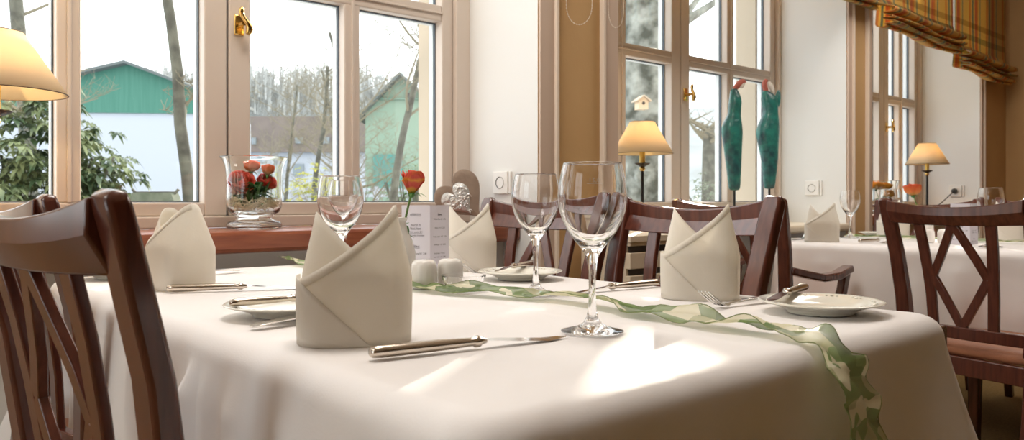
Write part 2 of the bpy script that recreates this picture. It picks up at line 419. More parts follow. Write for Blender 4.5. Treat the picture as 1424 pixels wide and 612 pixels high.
# ------------------------------------------------------------------ windows
def window(n, a, b, c, zb, half_r, half_l, handle_z, zt=2.66):
    """a,b reveal edges; c centre joint; half_r / half_l distance from centre to the outer inner-edge of the sash"""
    F0, F1 = 2.395, 2.52
    root = bpy.data.objects.new('window_%d' % n, None); COL.objects.link(root); root['kind'] = 'structure'
    root.location = (c, 2.42, zb)
    def P(m): m.v = [v - Vector((c, 2.42, zb)) for v in m.v]; return m
    xl, xr = c - half_l, c + half_r
    fr = MB()
    fr.box((a, F0, zb), (xl - .05, F1, zt)); fr.box((xr + .05, F0, zb), (b, F1, zt))
    fr.box((xl - .05, F0, zb), (xr + .05, F1, zb + .035)); fr.box((xl - .05, F0, zt - .05), (xr + .05, F1, zt))
    P(fr).build('window_frame', frame_paint, root, smooth=False, bevel=.004)
    z0, z1 = zb + .035, zt - .05
    gb = .9235                                              # height where the lowest panes start
    rows = [(gb, 1.604), (1.664, 2.30), (2.345, z1 - .05)]
    for side in (-1, 1):
        s = MB(); pm = MB(); sl = MB(); gz = MB(); bd = MB()
        if side < 0: e0, e1 = xl, c - .072; so, si = xl - .048, c - .003; half = half_l
        else: e0, e1 = c + .072, xr; so, si = c + .003, xr + .048; half = half_r
        lo, hi = min(so, si), max(so, si)
        Y0, Y1 = 2.418, 2.505
        s.box((lo, Y0, z0), (e0, Y1, z1)); s.box((e1, Y0, z0), (hi, Y1, z1))
        s.box((e0, Y0, z0), (e1, Y1, gb)); s.box((e0, Y0, rows[-1][1]), (e1, Y1, z1))
        mid = c + side * (.072 + (half - .072) * .49)
        s.box((mid - .03, Y0 + .006, gb), (mid + .03, Y1, rows[-1][1]))
        for i in range(2):
            s.box((e0, Y0 + .004, rows[i][1]), (e1, Y1, rows[i + 1][0]))
            bd.box((e0, Y0 - .004, (rows[i][1] + rows[i + 1][0]) / 2 - .004), (e1, Y0 + .003, (rows[i][1] + rows[i + 1][0]) / 2 + .004))
        bd.box((mid - .005, Y0 - .003, gb), (mid + .005, Y0 + .007, rows[-1][1]))
        so_ = P(s).build('sash', frame_paint, root, smooth=False, bevel=.005)
        P(bd).build('glazing_bead', frame_paint, so_, smooth=False, bevel=.002)
        for (r0, r1) in rows:
            for (p0, p1) in ((e0, mid - .03), (mid + .03, e1)):
                # spacer frame round each pane
                w_ = .0035
                for bx in (((p0, 2.462, r0), (p0 + w_, 2.474, r1)), ((p1 - w_, 2.462, r0), (p1, 2.474, r1)),
                           ((p0, 2.462, r0), (p1, 2.474, r0 + w_)), ((p0, 2.462, r1 - w_), (p1, 2.474, r1))): sl.box(*bx)
                w2 = .004
                for bx in (((p0, 2.476, r0), (p0 + w2, 2.50, r1)), ((p1 - w2, 2.476, r0), (p1, 2.50, r1)),
                           ((p0, 2.476, r0), (p1, 2.50, r0 + w2)), ((p0, 2.476, r1 - w2), (p1, 2.50, r1))): gz.box(*bx)
                g = MB().box((p0 + .001, 2.466, r0 + .001), (p1 - .001, 2.470, r1 - .001))
                P(g).build('pane', pane, so_, smooth=False)
        P(sl).build('glazing_seal', seal, so_, smooth=False); P(gz).build('outer_bead', alu, so_, smooth=False)
    # joint between the two sashes
    P(MB().box((c - .003, 2.43, z0), (c + .003, 2.50, z1))).build('joint', seal, root, smooth=False)
    if handle_z:
        hx = c + .034
        h = MB().box((hx - .016, 2.4105, handle_z - .035), (hx + .016, 2.4185, handle_z + .03))
        hp = P(h).build('handle_plate', brass, root, bevel=.004)
        hm = MB().tube([(hx, 2.412, handle_z - .004), (hx, 2.375, handle_z - .004)], [.008, .0065], 12)
        pts = [(hx + .012 - .018 * t + .010 * math.sin(t * 6.0), 2.372 + .006 * math.cos(t * 3), handle_z - .035 + .078 * t) for t in [i / 10 for i in range(11)]]
        hm.tube(pts, [.007, .010, .0115, .0105, .009, .008, .0075, .0075, .008, .0085, .004], 12)
        P(hm).build('handle', brass, hp)
    return root
W1 = window(1, .0, 1.87, .940, .847, .815, .815, 1.478)
W2 = window(2, 2.28, 4.115, 3.215, .81, .825, .815, 1.463)
W3 = window(3, 4.40, 6.06, 5.48, .847, .50, .93, 1.44)
W4 = window(4, -2.20, -.41, -1.305, .847, .80, .80, None)

def sill(root, a, b, y0, z0, z1, m, nm='window_sill'):
    o = MB().box((a, y0, z0), (b, 2.40, z1)).build(nm, m, root, smooth=False, bevel=.012)
    o.location = -root.location
    return o
sill(W1, .001, 1.869, 2.10, .7855, .8465, sill_wood)
for nm_ in (1,): pass
sill(W3, 4.401, 6.059, 2.08, .7855, .8465, sill_wood)
sill(W4, -2.199, -.411, 2.10, .7855, .8465, sill_wood)
sill(W2, 2.281, 4.114, 1.99, .7705, .8095, grate)

# ------------------------------------------------------------------ sockets
def socket(x, y, side, label, plug=False):
    t = thing('wall_socket', label, 'socket', (x, y, .99), 0, 'white wall sockets')
    MB().box((-.012, -.041, -.041), (-.0005, .041, .041)).build('frame_plate', socket_m, t, smooth=False, bevel=.003)
    MB().box((-.0105, -.056, -.040), (-.0005, -.047, .040)).build('side_strip', socket_m, t, smooth=False, bevel=.002)
    prof = [(.0215, -.0135), (.0215, -.011), (.0195, -.011), (.0195, .0), (.0001, .0)]
    m = MB().lathe([(r, -z) for r, z in prof], 32); m.v = [Vector((-.001 - v.z * 1.0, v.x, v.y)) for v in m.v]
    m.build('well', mat('socket_well', (.40, .38, .36), .4), t)
    h = MB()
    for s in (-1, 1): h.tube([(-.0025, s * .0095, 0), (-.0005, s * .0095, 0)], .003, 10)
    h.build('pin_hole', dark_slot, t)
    return t
s1 = socket(1.87, 2.205, 0, 'white socket on the white niche wall beside the stone heart')
s2 = socket(4.115, 2.205, 0, 'white socket on the pale wall right of the teal figures')
s3 = socket(6.06, 2.17, 0, 'socket on the far niche wall with a black plug in it')
for s_, z_ in ((s1, .995), (s2, 1.0), (s3, 1.0)): s_.location.z = z_
pl = thing('power_cord', 'black plug and cord leading from the far socket to the far lamp', 'power cord', (6.06, 2.17, 1.0))
m = MB().lathe([(.0001, 0), (.017, 0), (.019, .012), (.016, .03), (.0001, .034)], 20); m.v = [Vector((-.0155 - v.z, v.x, v.y)) for v in m.v]
m.build('plug', black_m, pl)
MB().tube([(-.045 - .38 * t, .03 * math.sin(t * 3), -.005 - .10 * t - .045 * math.sin(t * PI) if t < .99 else -.1485) for t in [i / 12 for i in range(13)]], .0035, 8).build('cord', black_m, pl)

# ------------------------------------------------------------------ tables with cloths
def make_table(x0, x1, y0, y1, label):
    t = thing('dining_table', label, 'table', ((x0 + x1) / 2, (y0 + y1) / 2, 0))
    hx, hy = (x1 - x0) / 2, (y1 - y0) / 2
    MB().box((-hx + .012, -hy + .012, .70), (hx - .012, hy - .012, .738)).build('tabletop', chair_wood, t, smooth=False, bevel=.004)
    MB().box((-hx + .12, -hy + .10, .64), (hx - .12, hy - .10, .70)).build('apron', chair_wood, t, smooth=False)
    for sx in (-1, 1):
        for sy in (-1, 1):
            cx, cy = sx * (hx - .075), sy * (hy - .055)
            MB().box((cx - .028, cy - .028, 0), (cx + .028, cy + .028, .70)).build('leg', chair_wood, t, smooth=False, bevel=.004)
    return t

def cloth(x0, x1, y0, y1, ztop, drop, corner_drop, folds, creases, label, flare=.11):
    """drop: dict side->bottom z, sides W,S,E,N; folds: list (side, pos along, width, amplitude)"""
    cx, cy = (x0 + x1) / 2, (y0 + y1) / 2
    r = .026; rb = .034
    fx0, fx1, fy0, fy1 = x0 + .046, x1 - .046, y0 + .046, y1 - .046
    per = []   # point, normal, side, along, cornerness
    def seg(p, q, nrm, side, n):
        for i in range(n):
            t = i / n; per.append((Vector(p).lerp(Vector(q), t), Vector(nrm), side, t))
    def arc(c, a0, side, n=26):
        for i in range(n):
            a = a0 + (PI / 2) * i / n
            per.append((Vector((c[0] + r * math.cos(a), c[1] + r * math.sin(a))), Vector((math.cos(a), math.sin(a))), side, i / n))
    NS = 110
    seg((fx0 + r, fy0), (fx1 - r, fy0), (0, -1), 'S', NS); arc((fx1 - r, fy0 + r), -PI / 2, 'c')
    seg((fx1, fy0 + r), (fx1, fy1 - r), (1, 0), 'E', NS); arc((fx1 - r, fy1 - r), 0, 'c')
    seg((fx1 - r, fy1), (fx0 + r, fy1), (0, 1), 'N', NS); arc((fx0 + r, fy1 - r), PI / 2, 'c')
    seg((fx0, fy1 - r), (fx0, fy0 + r), (-1, 0), 'W', NS); arc((fx0 + r, fy0 + r), PI, 'c')
    n = len(per)
    corners = [Vector((fx0, fy0)), Vector((fx1, fy0)), Vector((fx1, fy1)), Vector((fx0, fy1))]
    rings = []
    # flat top rings from the centre outwards
    K = 34
    for k in range(1, K + 1):
        s_ = (k / K)
        ring = []
        for (p, nm, sd, t) in per:
            q = Vector((cx + (p.x - cx) * s_, cy + (p.y - cy) * s_)); z = ztop
            for (axis, pos, amp) in creases:
                dd = (q.x if axis == 'x' else q.y) - pos
                z += amp * math.exp(-(dd / .006) ** 2)
            z += .0008 * noise.noise(Vector((q.x * 6, q.y * 6, 3)))
            ring.append((q.x, q.y, z))
        rings.append(ring)
    for k in range(1, 7):
        a = PI / 2 * k / 6
        rings.append([(p.x + nm.x * rb * math.sin(a), p.y + nm.y * rb * math.sin(a), ztop - rb * (1 - math.cos(a))) for (p, nm, sd, t) in per])
    H = 22
    for k in range(1, H + 1):
        f = k / H; ring = []
        for (p, nm, sd, t) in per:
            d = min((p - c).length for c in corners)
            cn = math.exp(-(d / .085) ** 2)
            if sd in drop: zb = drop[sd]
            else: zb = min(drop.values())
            ang = None
            if sd == 'c':
                order = {(-1): 0}
                ia = math.atan2(nm.y, nm.x)
                sides = {'S': -PI / 2, 'E': 0, 'N': PI / 2}
                # blend of neighbouring drops
                a1 = drop['S'] if nm.y < 0 else drop['N']; a2 = drop['W'] if nm.x < 0 else drop['E']
                wgt = abs(nm.x) ** 2; zb = a1 * (1 - wgt) + a2 * wgt
            cm = math.exp(-(d / .20) ** 2)
            zbot = zb - corner_drop * cm
            zz = (ztop - rb) + (zbot - (ztop - rb)) * f
            hang = (ztop - rb) - zz
            off = hang * .035 + cn * (flare if nm.y <= .01 else .03) * hang / .30 * (.6 + .4 * f)
            # wavy folds
            for (fs_, pos, wd, amp) in folds:
                if fs_ == sd:
                    al = p.x if sd in 'SN' else p.y
                    off += amp * math.exp(-((al - pos) / wd) ** 2) * min(1, (hang / .05) ** 1.2)
            al = (p.x if sd in 'SN' else p.y) if sd != 'c' else (p.x + p.y)
            off += .008 * math.sin(al * 23 + 1.3 * math.sin(al * 7)) * min(1, hang / .2) * (1 - cn)
            # either side of a corner the cloth falls inwards before the fold
            off -= .030 * math.exp(-((d - .17) / .07) ** 2) * min(1, hang / .18) * .8
            ring.append((p.x + nm.x * (rb + off), p.y + nm.y * (rb + off), zz))
        rings.append(ring)
    mb = MB(); vs = [Vector((cx, cy, ztop))] + [Vector(v) for rg in rings for v in rg]
    fs = [(0, 1 + i, 1 + (i + 1) % n) for i in range(n)]
    for k in range(len(rings) - 1):
        for i in range(n):
            fs.append((1 + k * n + i, 1 + (k + 1) * n + i, 1 + (k + 1) * n + (i + 1) % n, 1 + k * n + (i + 1) % n))
    mb.v = [v - Vector((cx, cy, 0)) for v in vs]; mb.f = fs
    o = mb.build('tablecloth', linen, loc=(cx, cy, 0), ang=80)
    b = o.modifiers.new('thick', 'SOLIDIFY'); b.thickness = .0015; b.offset = -1
    return tag(o, label, 'tablecloth')

TZ = .755
make_table(.375, 1.305, .462, 2.035, 'dining table under the big white cloth in the foreground')
cloth(.36, 1.315, .452, 2.045, TZ, {'W': .495, 'S': .40, 'E': .50, 'N': .44}, .12,
      [('W', 1.07, .013, .030), ('W', 1.02, .012, .016), ('W', 1.33, .04, .014), ('W', .93, .04, .014), ('W', .78, .04, .012), ('W', .62, .035, -.012), 
       ('S', .50, .05, .010), ('S', 1.0, .09, .010), ('S', .75, .05, -.010)],
      [('y', .70, .0009), ('x', .84, .0006), ('y', 1.5, .0007)],
      'large white tablecloth on the foreground table, draped to the front')
make_table(3.105, 4.035, .33, 1.86, 'dining table under the white cloth of the second table')
cloth(3.09, 4.05, .32, 1.87, TZ, {'W': .47, 'S': .42, 'E': .49, 'N': .44}, .10,
      [('W', 1.62, .05, .014), ('W', 1.1, .06, .012), ('W', .8, .05, .012), ('W', 1.3, .04, -.01)],
      [('y', 1.0, .0006)], 'white tablecloth on the second table behind the diamond-back chair')

# ------------------------------------------------------------------ chairs
def post_x(z):
    pts = [(0, -.275), (.25, -.222), (.45, -.200), (.60, -.206), (.75, -.228), (.86, -.256), (.94, -.277)]
    for (a, xa), (b, xb) in zip(pts, pts[1:]):
        if z <= b: return xa + (xb - xa) * (z - a) / (b - a)
    return pts[-1][1]
def post_y(z): return .205 + max(0, (z - .45)) / .48 * .032
def back_x(y, z):
    w_ = post_y(z); return post_x(z) - .019 * (1 - min(1, (y / w_) ** 2))
def make_chair(label, arms=False):
    t = thing('armchair' if arms else 'dining_chair', label, 'chair')
    for s in (-1, 1):
        MB().sweep([(post_x(z), s * .205, z) for z in (0, .12, .25, .36, .452)], .034, [.030, .033, .036, .040, .042]).build('leg', chair_wood, t, bevel=.004)
        MB().sweep([(.195, s * .205, 0), (.195, s * .205, .40)], [.028, .042], [.028, .042]).build('leg', chair_wood, t, bevel=.004)
        zs = [.452, .52, .60, .68, .75, .81, .86, .90, .922, .934, .938]
        MB().sweep([(post_x(z), s * post_y(z), z) for z in zs], [.047] * 8 + [.046, .040, .028], [.042, .038, .034, .031, .029, .028, .027, .026, .025, .022, .014]).build('back_post', chair_wood, t, bevel=.008)
    # crest rail: bowed in plan, dipping in the middle
    n = 16; pr = []
    vs = []; W_ = .222
    for i in range(n + 1):
        y = -W_ + 2 * W_ * i / n; q = (y / W_) ** 2
        zt = .912 + .0235 * q; zb_ = .849 + .006 * q
        xt, xb = back_x(y * .99, zt) , back_x(y * .99, zb_)
        th = .0115
        vs += [(xt + th, y, zt - .004), (xt - th, y, zt - .004), (xt - th * 1.1, y, (zt + zb_) / 2), (xb - th, y, zb_), (xb + th, y, zb_), (xt + th * .9, y, (zt + zb_) / 2), ]
    fs = [(i * 6 + j, (i + 1) * 6 + j, (i + 1) * 6 + (j + 1) % 6, i * 6 + (j + 1) % 6) for i in range(n) for j in range(6)]
    fs += [tuple(range(6)), tuple(reversed(range(n * 6, n * 6 + 6)))]
    MB().add(vs, fs).build('crest_rail', chair_wood, t, bevel=.003, ang=30)
    zl = .503
    lo = [(back_x(y, zl), y, zl) for y in [-.205 + .41 * i / 10 for i in range(11)]]
    MB().sweep(lo, .020, .040, side=(1, 0, 0)).build('lower_rail', chair_wood, t, bevel=.003)
    for s in (-1, 1):
        pts = [(back_x(s * (.098 + .02 * q), z), s * (.098 + .02 * q), z) for z, q in [(zl + .014, 0), (.62, .2), (.70, .45), (.78, .75), (.856, 1)]]
        MB().sweep(pts, .034, .014).build('slat', chair_wood, t, bevel=.003)
    lat = MB()
    zm = .682
    P0 = (0, .856); P1 = (.090, zm); P2 = (0, zl + .016)
    for s in (-1, 1):
        for (ya, za), (yb, zb_) in ((P0, P1), (P1, P2)):
            pts = [(back_x(s * (ya + (yb - ya) * f), za + (zb_ - za) * f) + .001, s * (ya + (yb - ya) * f), za + (zb_ - za) * f) for f in (0, .33, .66, 1)]
            lat.sweep(pts, .026, .013)
    lat.build('diamond_lattice', chair_wood, t, bevel=.002)
    # seat
    sf = MB()
    sf.box((.18, -.19, .365), (.205, .19, .424)); sf.box((-.215, -.19, .365), (-.19, .19, .424))
    for s in (-1, 1): sf.box((-.20, s * .205 - .012, .365), (.20, s * .205 + .012, .424))
    sf.build('seat_frame', chair_wood, t, smooth=False, bevel=.003)
    def seatf(u, v):
        a = 2 * PI * u; c_, s_ = math.cos(a), math.sin(a)
        e = .28; x = math.copysign(abs(c_) ** e, c_); y = math.copysign(abs(s_) ** e, s_)
        prof = [(0, .425), (.97, .425), (1, .436), (1.0, .451), (.97, .463), (.85, .472), (.5, .477), (0, .478)]
        k = v * 7; i = min(6, int(k)); f = k - i
        rr = prof[i][0] * (1 - f) + prof[i + 1][0] * f; z = prof[i][1] * (1 - f) + prof[i + 1][1] * f
        return Vector((.012 + rr * x * .212, rr * y * .215, z))
    MB().grid(48, 8, seatf, closeu=True).build('seat_cushion', seat_leather, t, ang=60)
    if arms:
        for s in (-1, 1):
            pts = [(post_x(.675) + .01, s * .232, .675), (-.14, s * .243, .660), (-.03, s * .250, .640), (.07, s * .252, .642), (.17, s * .248, .666)]
            ar = MB().sweep(pts, [.034, .040, .046, .048, .046], .028).build('armrest', chair_wood, t, bevel=.006)
            MB().sweep([(.145, s * .248, .655), (.125, s * .245, .58), (.10, s * .232, .50), (.10, s * .226, .39)], .030, .036).build('arm_support', chair_wood, ar, bevel=.004)
    return t
G1 = 'dark wooden chairs with diamond backs'
cA = make_chair('dark wooden chair in the near left corner, its back filling the frame edge'); cA['group'] = G1
cA.location = (.447, 1.082, 0); cA.rotation_euler = (0, 0, R(7))
dup(cA, (.528, 1.715, 0), R(4), 'dark chair just behind the near left chair, mostly hidden by it')
dup(cA, (1.233, 1.60, 0), R(180), 'chair by the stone heart whose left post stands behind the hat-folded napkin')
dup(cA, (1.257, 1.159, 0), R(171.5), 'chair facing us behind the napkin in the middle, curved crest catching light')
dup(cA, (2.975, .923, 0), R(-12), 'dark chair at the right frame edge showing its whole diamond lattice and brown seat')
dup(cA, (3.973, 1.66, 0), R(180), 'chair across the second table, seen behind the orange rose')
dup(cA, (3.973, 1.08, 0), R(180), 'chair across the second table at the right frame edge')
cD = make_chair('dark wooden armchair with a curved armrest standing at the second table', True)
cD.location = (2.862, 1.725, 0); cD.rotation_euler = (0, 0, R(-3)); cD['group'] = 'armchairs'

# ------------------------------------------------------------------ napkins
def make_napkin(label):
    t = thing('folded_napkin', label, 'napkin')
    Rr = .066
    def pos(th, z, rad):
        # hat shape: full foot, hips, then the tips drawn together and flattened
        k = max(0, z - .080) / .084
        sx = 1 - .26 * k; sy = 1 - .62 * k
        c_, s_ = math.cos(th), math.sin(th); e = .72
        return Vector((rad * math.copysign(abs(c_) ** e, c_) * sx * (1 + .02 * math.sin(z * 28)), rad * .84 * math.copysign(abs(s_) ** e, s_) * sy, z))
    def xf(d): c_ = math.cos(R(d)); return (math.copysign(abs(c_) ** .72, c_) + 1) / 2
    def hA(d):   # -180 left hip, -90 front, 0 right tip, then round the back
        if d <= 0: return .076 + (.166 - .076) * xf(d)
        return .166 - .075 * min(1, (1 - xf(d)) * 1.6)
    def hB(d):   # front: from the left tip (-180) falling to the right; back: falling from the left tip
        if d >= -180: return .158 - .088 * min(1, xf(d) * 1.12)
        return .158 - .065 * min(1, xf(d) * 1.6)
    a = MB().grid(84, 14, lambda u, v: pos(R(-183 + 293 * u), hA(max(-180, -183 + 293 * u)) * v, Rr))
    a.build('front_flap', napkin_m, t, ang=70, solid=.0016)
    b = MB().grid(72, 14, lambda u, v: pos(R(-25 - 282 * u), hB(-25 - 282 * u) * v, Rr - .0045))
    b.build('back_flap', napkin_m, t, ang=70, solid=.0016)
    # overlapping lower fold running straight down from the left hip
    c = MB().grid(48, 8, lambda u, v: pos(R(-205 + 125 * u), max(.0008, .080 * (1 - max(0, xf(-205 + 125 * u) if 125 * u > 25 else 0) / .60)) * v, Rr + .0022))
    c.build('lower_fold', napkin_m, t, ang=70, solid=.0014)
    # turned hem along the slanting edge
    h = MB().grid(48, 3, lambda u, v: pos(R(-172 + 168 * u), hA(-172 + 168 * u) - .012 * v + .0004, Rr + .0016))
    h.build('hem', napkin_m, t, ang=70, solid=.0012)
    return t
camang = lambda x, y: math.atan2(y, x) - PI / 2          # turn the front towards the eye
GN = 'white napkins folded to pointed hats'
nk = make_napkin('largest white napkin hat in front, left of the near knife'); nk['group'] = GN
nk.location = (.497, .868, TZ + .001); nk.rotation_euler = (0, 0, camang(.497, .868) + R(4))
nk.scale = (1.02, 1, 1)
def nap(x, y, z, rz, label): return dup(nk, (x, y, z + .001), camang(x, y) + R(rz), label)
o = nap(.530, 1.605, TZ, -62, 'white napkin hat at the left, beside the near chair back'); o.scale = (.99, .99, 1.0)
o = nap(1.222, 1.572, TZ, 6, 'white napkin hat standing between the menu card and the stone heart')
o = nap(1.180, .845, TZ, 0, 'white napkin hat in the middle right, in front of the curved chair back'); o.scale = (1.0, 1, 1)
nap(3.205, 1.675, TZ, 0, 'small white napkin hat at the near left corner of the second table')
nap(3.86, 1.66, TZ, 30, 'napkin hat on the far side of the second table, left of the orange rose')
nap(3.88, 1.17, TZ, 0, 'napkin hat on the second table by the right frame edge')

# ------------------------------------------------------------------ wine glasses
def make_glass(label):
    t = thing('wine_glass', label, 'wine glass')
    outer = [(.0001, 0), (.0385, 0), (.0398, .0001), (.0408, .0005), (.0410, .0010), (.0407, .0015), (.0395, .0020), (.034, .0033), (.020, .0068), (.012, .0115), (.0075, .019), (.0052, .032), (.0046, .05), (.0048, .068), (.0060, .086), (.0085, .099)]
    bowl = [(.0085, .099), (.0145, .1085), (.0225, .118), (.0315, .1305), (.0385, .144), (.0430, .1575), (.0452, .170), (.0450, .182), (.0432, .197), (.0405, .210), (.03815, .2186), (.03785, .2197)]
    inner = [(.0375, .2202), (.0372, .2197), (.0375, .2186), (.0397, .210), (.0424, .197), (.0441, .182), (.0441, .170), (.0417, .158), (.0370, .1452), (.0298, .1325), (.0208, .1215), (.0130, .1150), (.0060, .1118), (.0001, .1108)]
    MB().lathe(outer + bowl[1:] + inner, 64).build('glass_body', glass, t, ang=60)
    return t
GG = 'stemmed wine glasses'
wg = make_glass('tallest wine glass, nearest to us, in front of the leaf-print ribbon'); wg['group'] = GG
wg.location = (.757, .711, TZ + .002)
dup(wg, (.987, 1.069, TZ + .002), R(10), 'wine glass standing just left of the nearest big glass')
dup(wg, (.766, 1.395, TZ + .002), R(50), 'wine glass behind the tip of the largest napkin')
dup(wg, (1.0, 1.80, TZ + .002), R(0), 'wine glass seen through the glass behind the largest napkin')
dup(wg, (3.60, 1.745, TZ + .002), R(0), 'wine glass right behind the small napkin on the second table')
dup(wg, (3.29, 1.425, TZ + .002), R(0), 'wine glass on the second table behind the corner of the diamond-back chair')
dup(wg, (3.284, 1.056, TZ + .002), R(0), 'wine glass over the crest of the diamond-back chair at the right')
dup(wg, (3.80, 1.05, TZ + .002), R(0), 'farther wine glass close to the right frame edge')
# etched fill mark on the near glass, its writing turned away from us
def textmesh(s, size, align='CENTER'):
    cu = bpy.data.curves.new('t', 'FONT'); cu.body = s; cu.size = size; cu.align_x = align; cu.resolution_u = 2
    ob = bpy.data.objects.new('t', cu); COL.objects.link(ob)
    dg = bpy.context.evaluated_depsgraph_get(); me = bpy.data.meshes.new_from_object(ob.evaluated_get(dg))
    vs = [v.co.copy() for v in me.vertices]; fs = [tuple(p.vertices) for p in me.polygons]
    bpy.data.objects.remove(ob); bpy.data.curves.remove(cu); bpy.data.meshes.remove(me)
    return vs, fs
def glass_mark(gl, ang):
    vs, fs = textmesh('0,2 l', .0085)
    m = MB(); out = []
    for v in vs:
        z = .196 + v.y; r = .0434 + (.0405 - .0434) * (z - .197) / .013 + .0004
        a = ang + v.x / r; out.append(Vector((r * math.cos(a), r * math.sin(a), z)))
    m.add(out, fs)
    for i in range(14):
        a0, a1 = ang - .25 + .5 * i / 14, ang - .25 + .5 * (i + 1) / 14; r = .0439
        m.add([(r * math.cos(a0), r * math.sin(a0), .1937), (r * math.cos(a1), r * math.sin(a1), .1937), (r * math.cos(a1), r * math.sin(a1), .1943), (r * math.cos(a0), r * math.sin(a0), .1943)], [(0, 1, 2, 3)])
    return m.build('fill_mark', etch, gl)
glass_mark(wg, R(39))

# ------------------------------------------------------------------ cutlery
def make_knife(label, L=.25, small=False):
    t = thing('butter_knife' if small else 'table_knife', label, 'knife')
    h = .50 * L; r = .0085 if not small else .0075
    m = MB().tube([(0, 0, r), (.003, 0, r), (.012, 0, r), (h * .6, 0, r), (h - .012, 0, r * .98), (h - .006, 0, r * .98), (h - .003, 0, r * .98), (h + .002, 0, r * .98), (h + .006, 0, r * .98), (h + .012, 0, r * .95)],
                  [r * .55, r * .9, r, r * .92, r * .72, r * .70, r * .95, r * .95, r * .6, r * .42], 16)
    m.v = [Vector((v.x, v.y * 1.08, r + (v.z - r) * .85)) for v in m.v]
    m.build('handle', handle_steel, t, ang=50)
    hb = L - h; top = []; n = 14
    b = MB()
    vs = []
    for i in range(n + 1):
        f = i / n; x = h + .008 + (hb - .008) * f
        w0 = -.0045 - .004 * min(1, f * 3); w1 = .0045 + .0055 * min(1, f * 5)
        if f > .72: k = (f - .72) / .28; w0 = w0 * (1 - k ** 1.6) + .006 * k; w1 = w1 * (1 - .35 * k ** 3)
        zc = r * (1 - min(1, f * 1.4)) * .9 + .0018
        vs += [(x, w0, zc - .0003), (x, w1, zc + .0009), (x, w1, zc - .0009)]
    fs = [(i * 3 + j, (i + 1) * 3 + j, (i + 1) * 3 + (j + 1) % 3, i * 3 + (j + 1) % 3) for i in range(n) for j in range(3)] + [(0, 1, 2), (n * 3 + 2, n * 3 + 1, n * 3)]
    b.add(vs, fs).build('blade', steel, t, ang=25)
    return t
def make_fork(label, L=.195):
    t = thing('fork', label, 'fork')
    m = MB(); pts = []; ws = []; hs = []
    for i in range(15):
        f = i / 14; x = L * .70 * f
        z = .004 + .010 * math.sin(PI * min(1, f * 1.0)) * .55
        pts.append((x, 0, z)); ws.append(.017 * (1 - f) ** .8 + .0055 if f > .05 else .010); hs.append(.0024 if f < .5 else .0024 + .0012 * (f - .5) * 2)
    m.sweep(pts, ws, hs, side=(0, 1, 0)); m.build('handle', steel, t, bevel=.0006)
    tm = MB(); x0 = L * .695
    zc = lambda f: .004 - .0022 * math.sin(PI * min(1, f * 1.6)) + .034 * max(0, f - .22) ** 1.5
    n = 8; vs = []
    for i in range(n + 1):
        f = i / n * .38; x = x0 + L * .305 * f; w_ = .003 + .0095 * min(1, f / .22) ** .7
        vs += [(x, -w_, zc(f)), (x, w_, zc(f)), (x, w_, zc(f) + .002), (x, -w_, zc(f) + .002)]
    fs = [(i * 4 + j, (i + 1) * 4 + j, (i + 1) * 4 + (j + 1) % 4, i * 4 + (j + 1) % 4) for i in range(n) for j in range(4)] + [(0, 1, 2, 3)]
    tm.add(vs, fs)
    for k in range(4):
        y = -.0108 + .0072 * k
        tm.sweep([(x0 + L * .305 * f, y * (1 + .05 * f), zc(f) + .001) for f in (.34, .5, .65, .8, 1.0)], [.0042, .0036, .0032, .0028, .0015], .0018, side=(0, 1, 0))
    tm.build('tines', steel, t, ang=30)
    return t
kn = make_knife('table knife nearest to us, its silver handle touching the front', .262); kn['group'] = 'table knives'
kn.location = (.442, .741, TZ + .0012); kn.rotation_euler = (0, 0, R(-9.6))
dup(kn, (.482, 1.537, TZ + .0012), R(-24), 'table knife lying in front of the left napkin')
dup(kn, (1.268, 1.008, TZ + .0012), R(176), 'table knife between the nearest glass and the middle right napkin')
dup(kn, (3.215, 1.52, TZ + .0012), R(-8), 'table knife at the edge of the second table, right of its small napkin')
bk = make_knife('butter knife across the left bread plate', .19, True); bk['group'] = 'butter knives'
bk.location = (.437, 1.118, TZ + .0195); bk.rotation_euler = (0, 0, R(-4))
dup(bk, (1.262, .690, TZ + .0195), R(192), 'butter knife resting on the right bread plate')
dup(bk, (1.262, 1.375, TZ + .0195), R(200), 'butter knife on the plate behind the smaller wine glass')
dup(bk, (3.99, 1.745, TZ + .0195), R(190), 'butter knife on a plate across the second table')
fk = make_fork('fork whose handle end points left beside the left bread plate'); fk['group'] = 'forks'
fk.location = (.428, 1.022, TZ + .001); fk.rotation_euler = (0, 0, R(3))
dup(fk, (.752, 1.868, TZ + .001), R(197), 'fork behind the left napkin near the window side')
dup(fk, (1.243, .722, TZ + .001), R(173), 'fork with its tines towards us beside the right bread plate')
dup(fk, (1.300, 1.425, TZ + .001), R(172), 'fork beside the plate behind the smaller wine glass')
dup(fk, (3.135, 1.79, TZ + .001), R(5), 'fork at the left corner of the second table')

# ------------------------------------------------------------------ plates
def make_plate(label):
    t = thing('bread_plate', label, 'plate')
    outer = [(.0001, .002), (.040, .002), (.046, .0005), (.050, .0005), (.052, .004), (.060, .008), (.072, .0125), (.084, .0155), (.0905, .0175)]
    inner = [(.0915, .0190), (.0900, .0200), (.086, .0188), (.080, .0178), (.072, .0160), (.060, .0110), (.052, .0075), (.040, .0058), (.0001, .0055)]
    def wob(a, r, z): return 1 + (.010 * abs(math.sin(a * 6)) * max(0, (r - .06) / .03))
    body = MB().lathe(outer + inner, 96, mod=wob)
    rel = body
    for k in range(12):
        a = k * PI / 6
        for q in range(3):
            b_ = a + (q - 1) * .10
            rel.ball((.0785 * math.cos(b_), .0785 * math.sin(b_), .0178), .0022 if q != 1 else .003, 5, .5)
    body.build('plate_body', porcelain, t, ang=60)
    return t
pA = make_plate('bread plate at the left with a butter knife, partly behind the largest napkin'); pA['group'] = 'cream bread plates'
pA.location = (.525, 1.118, TZ + .0012)
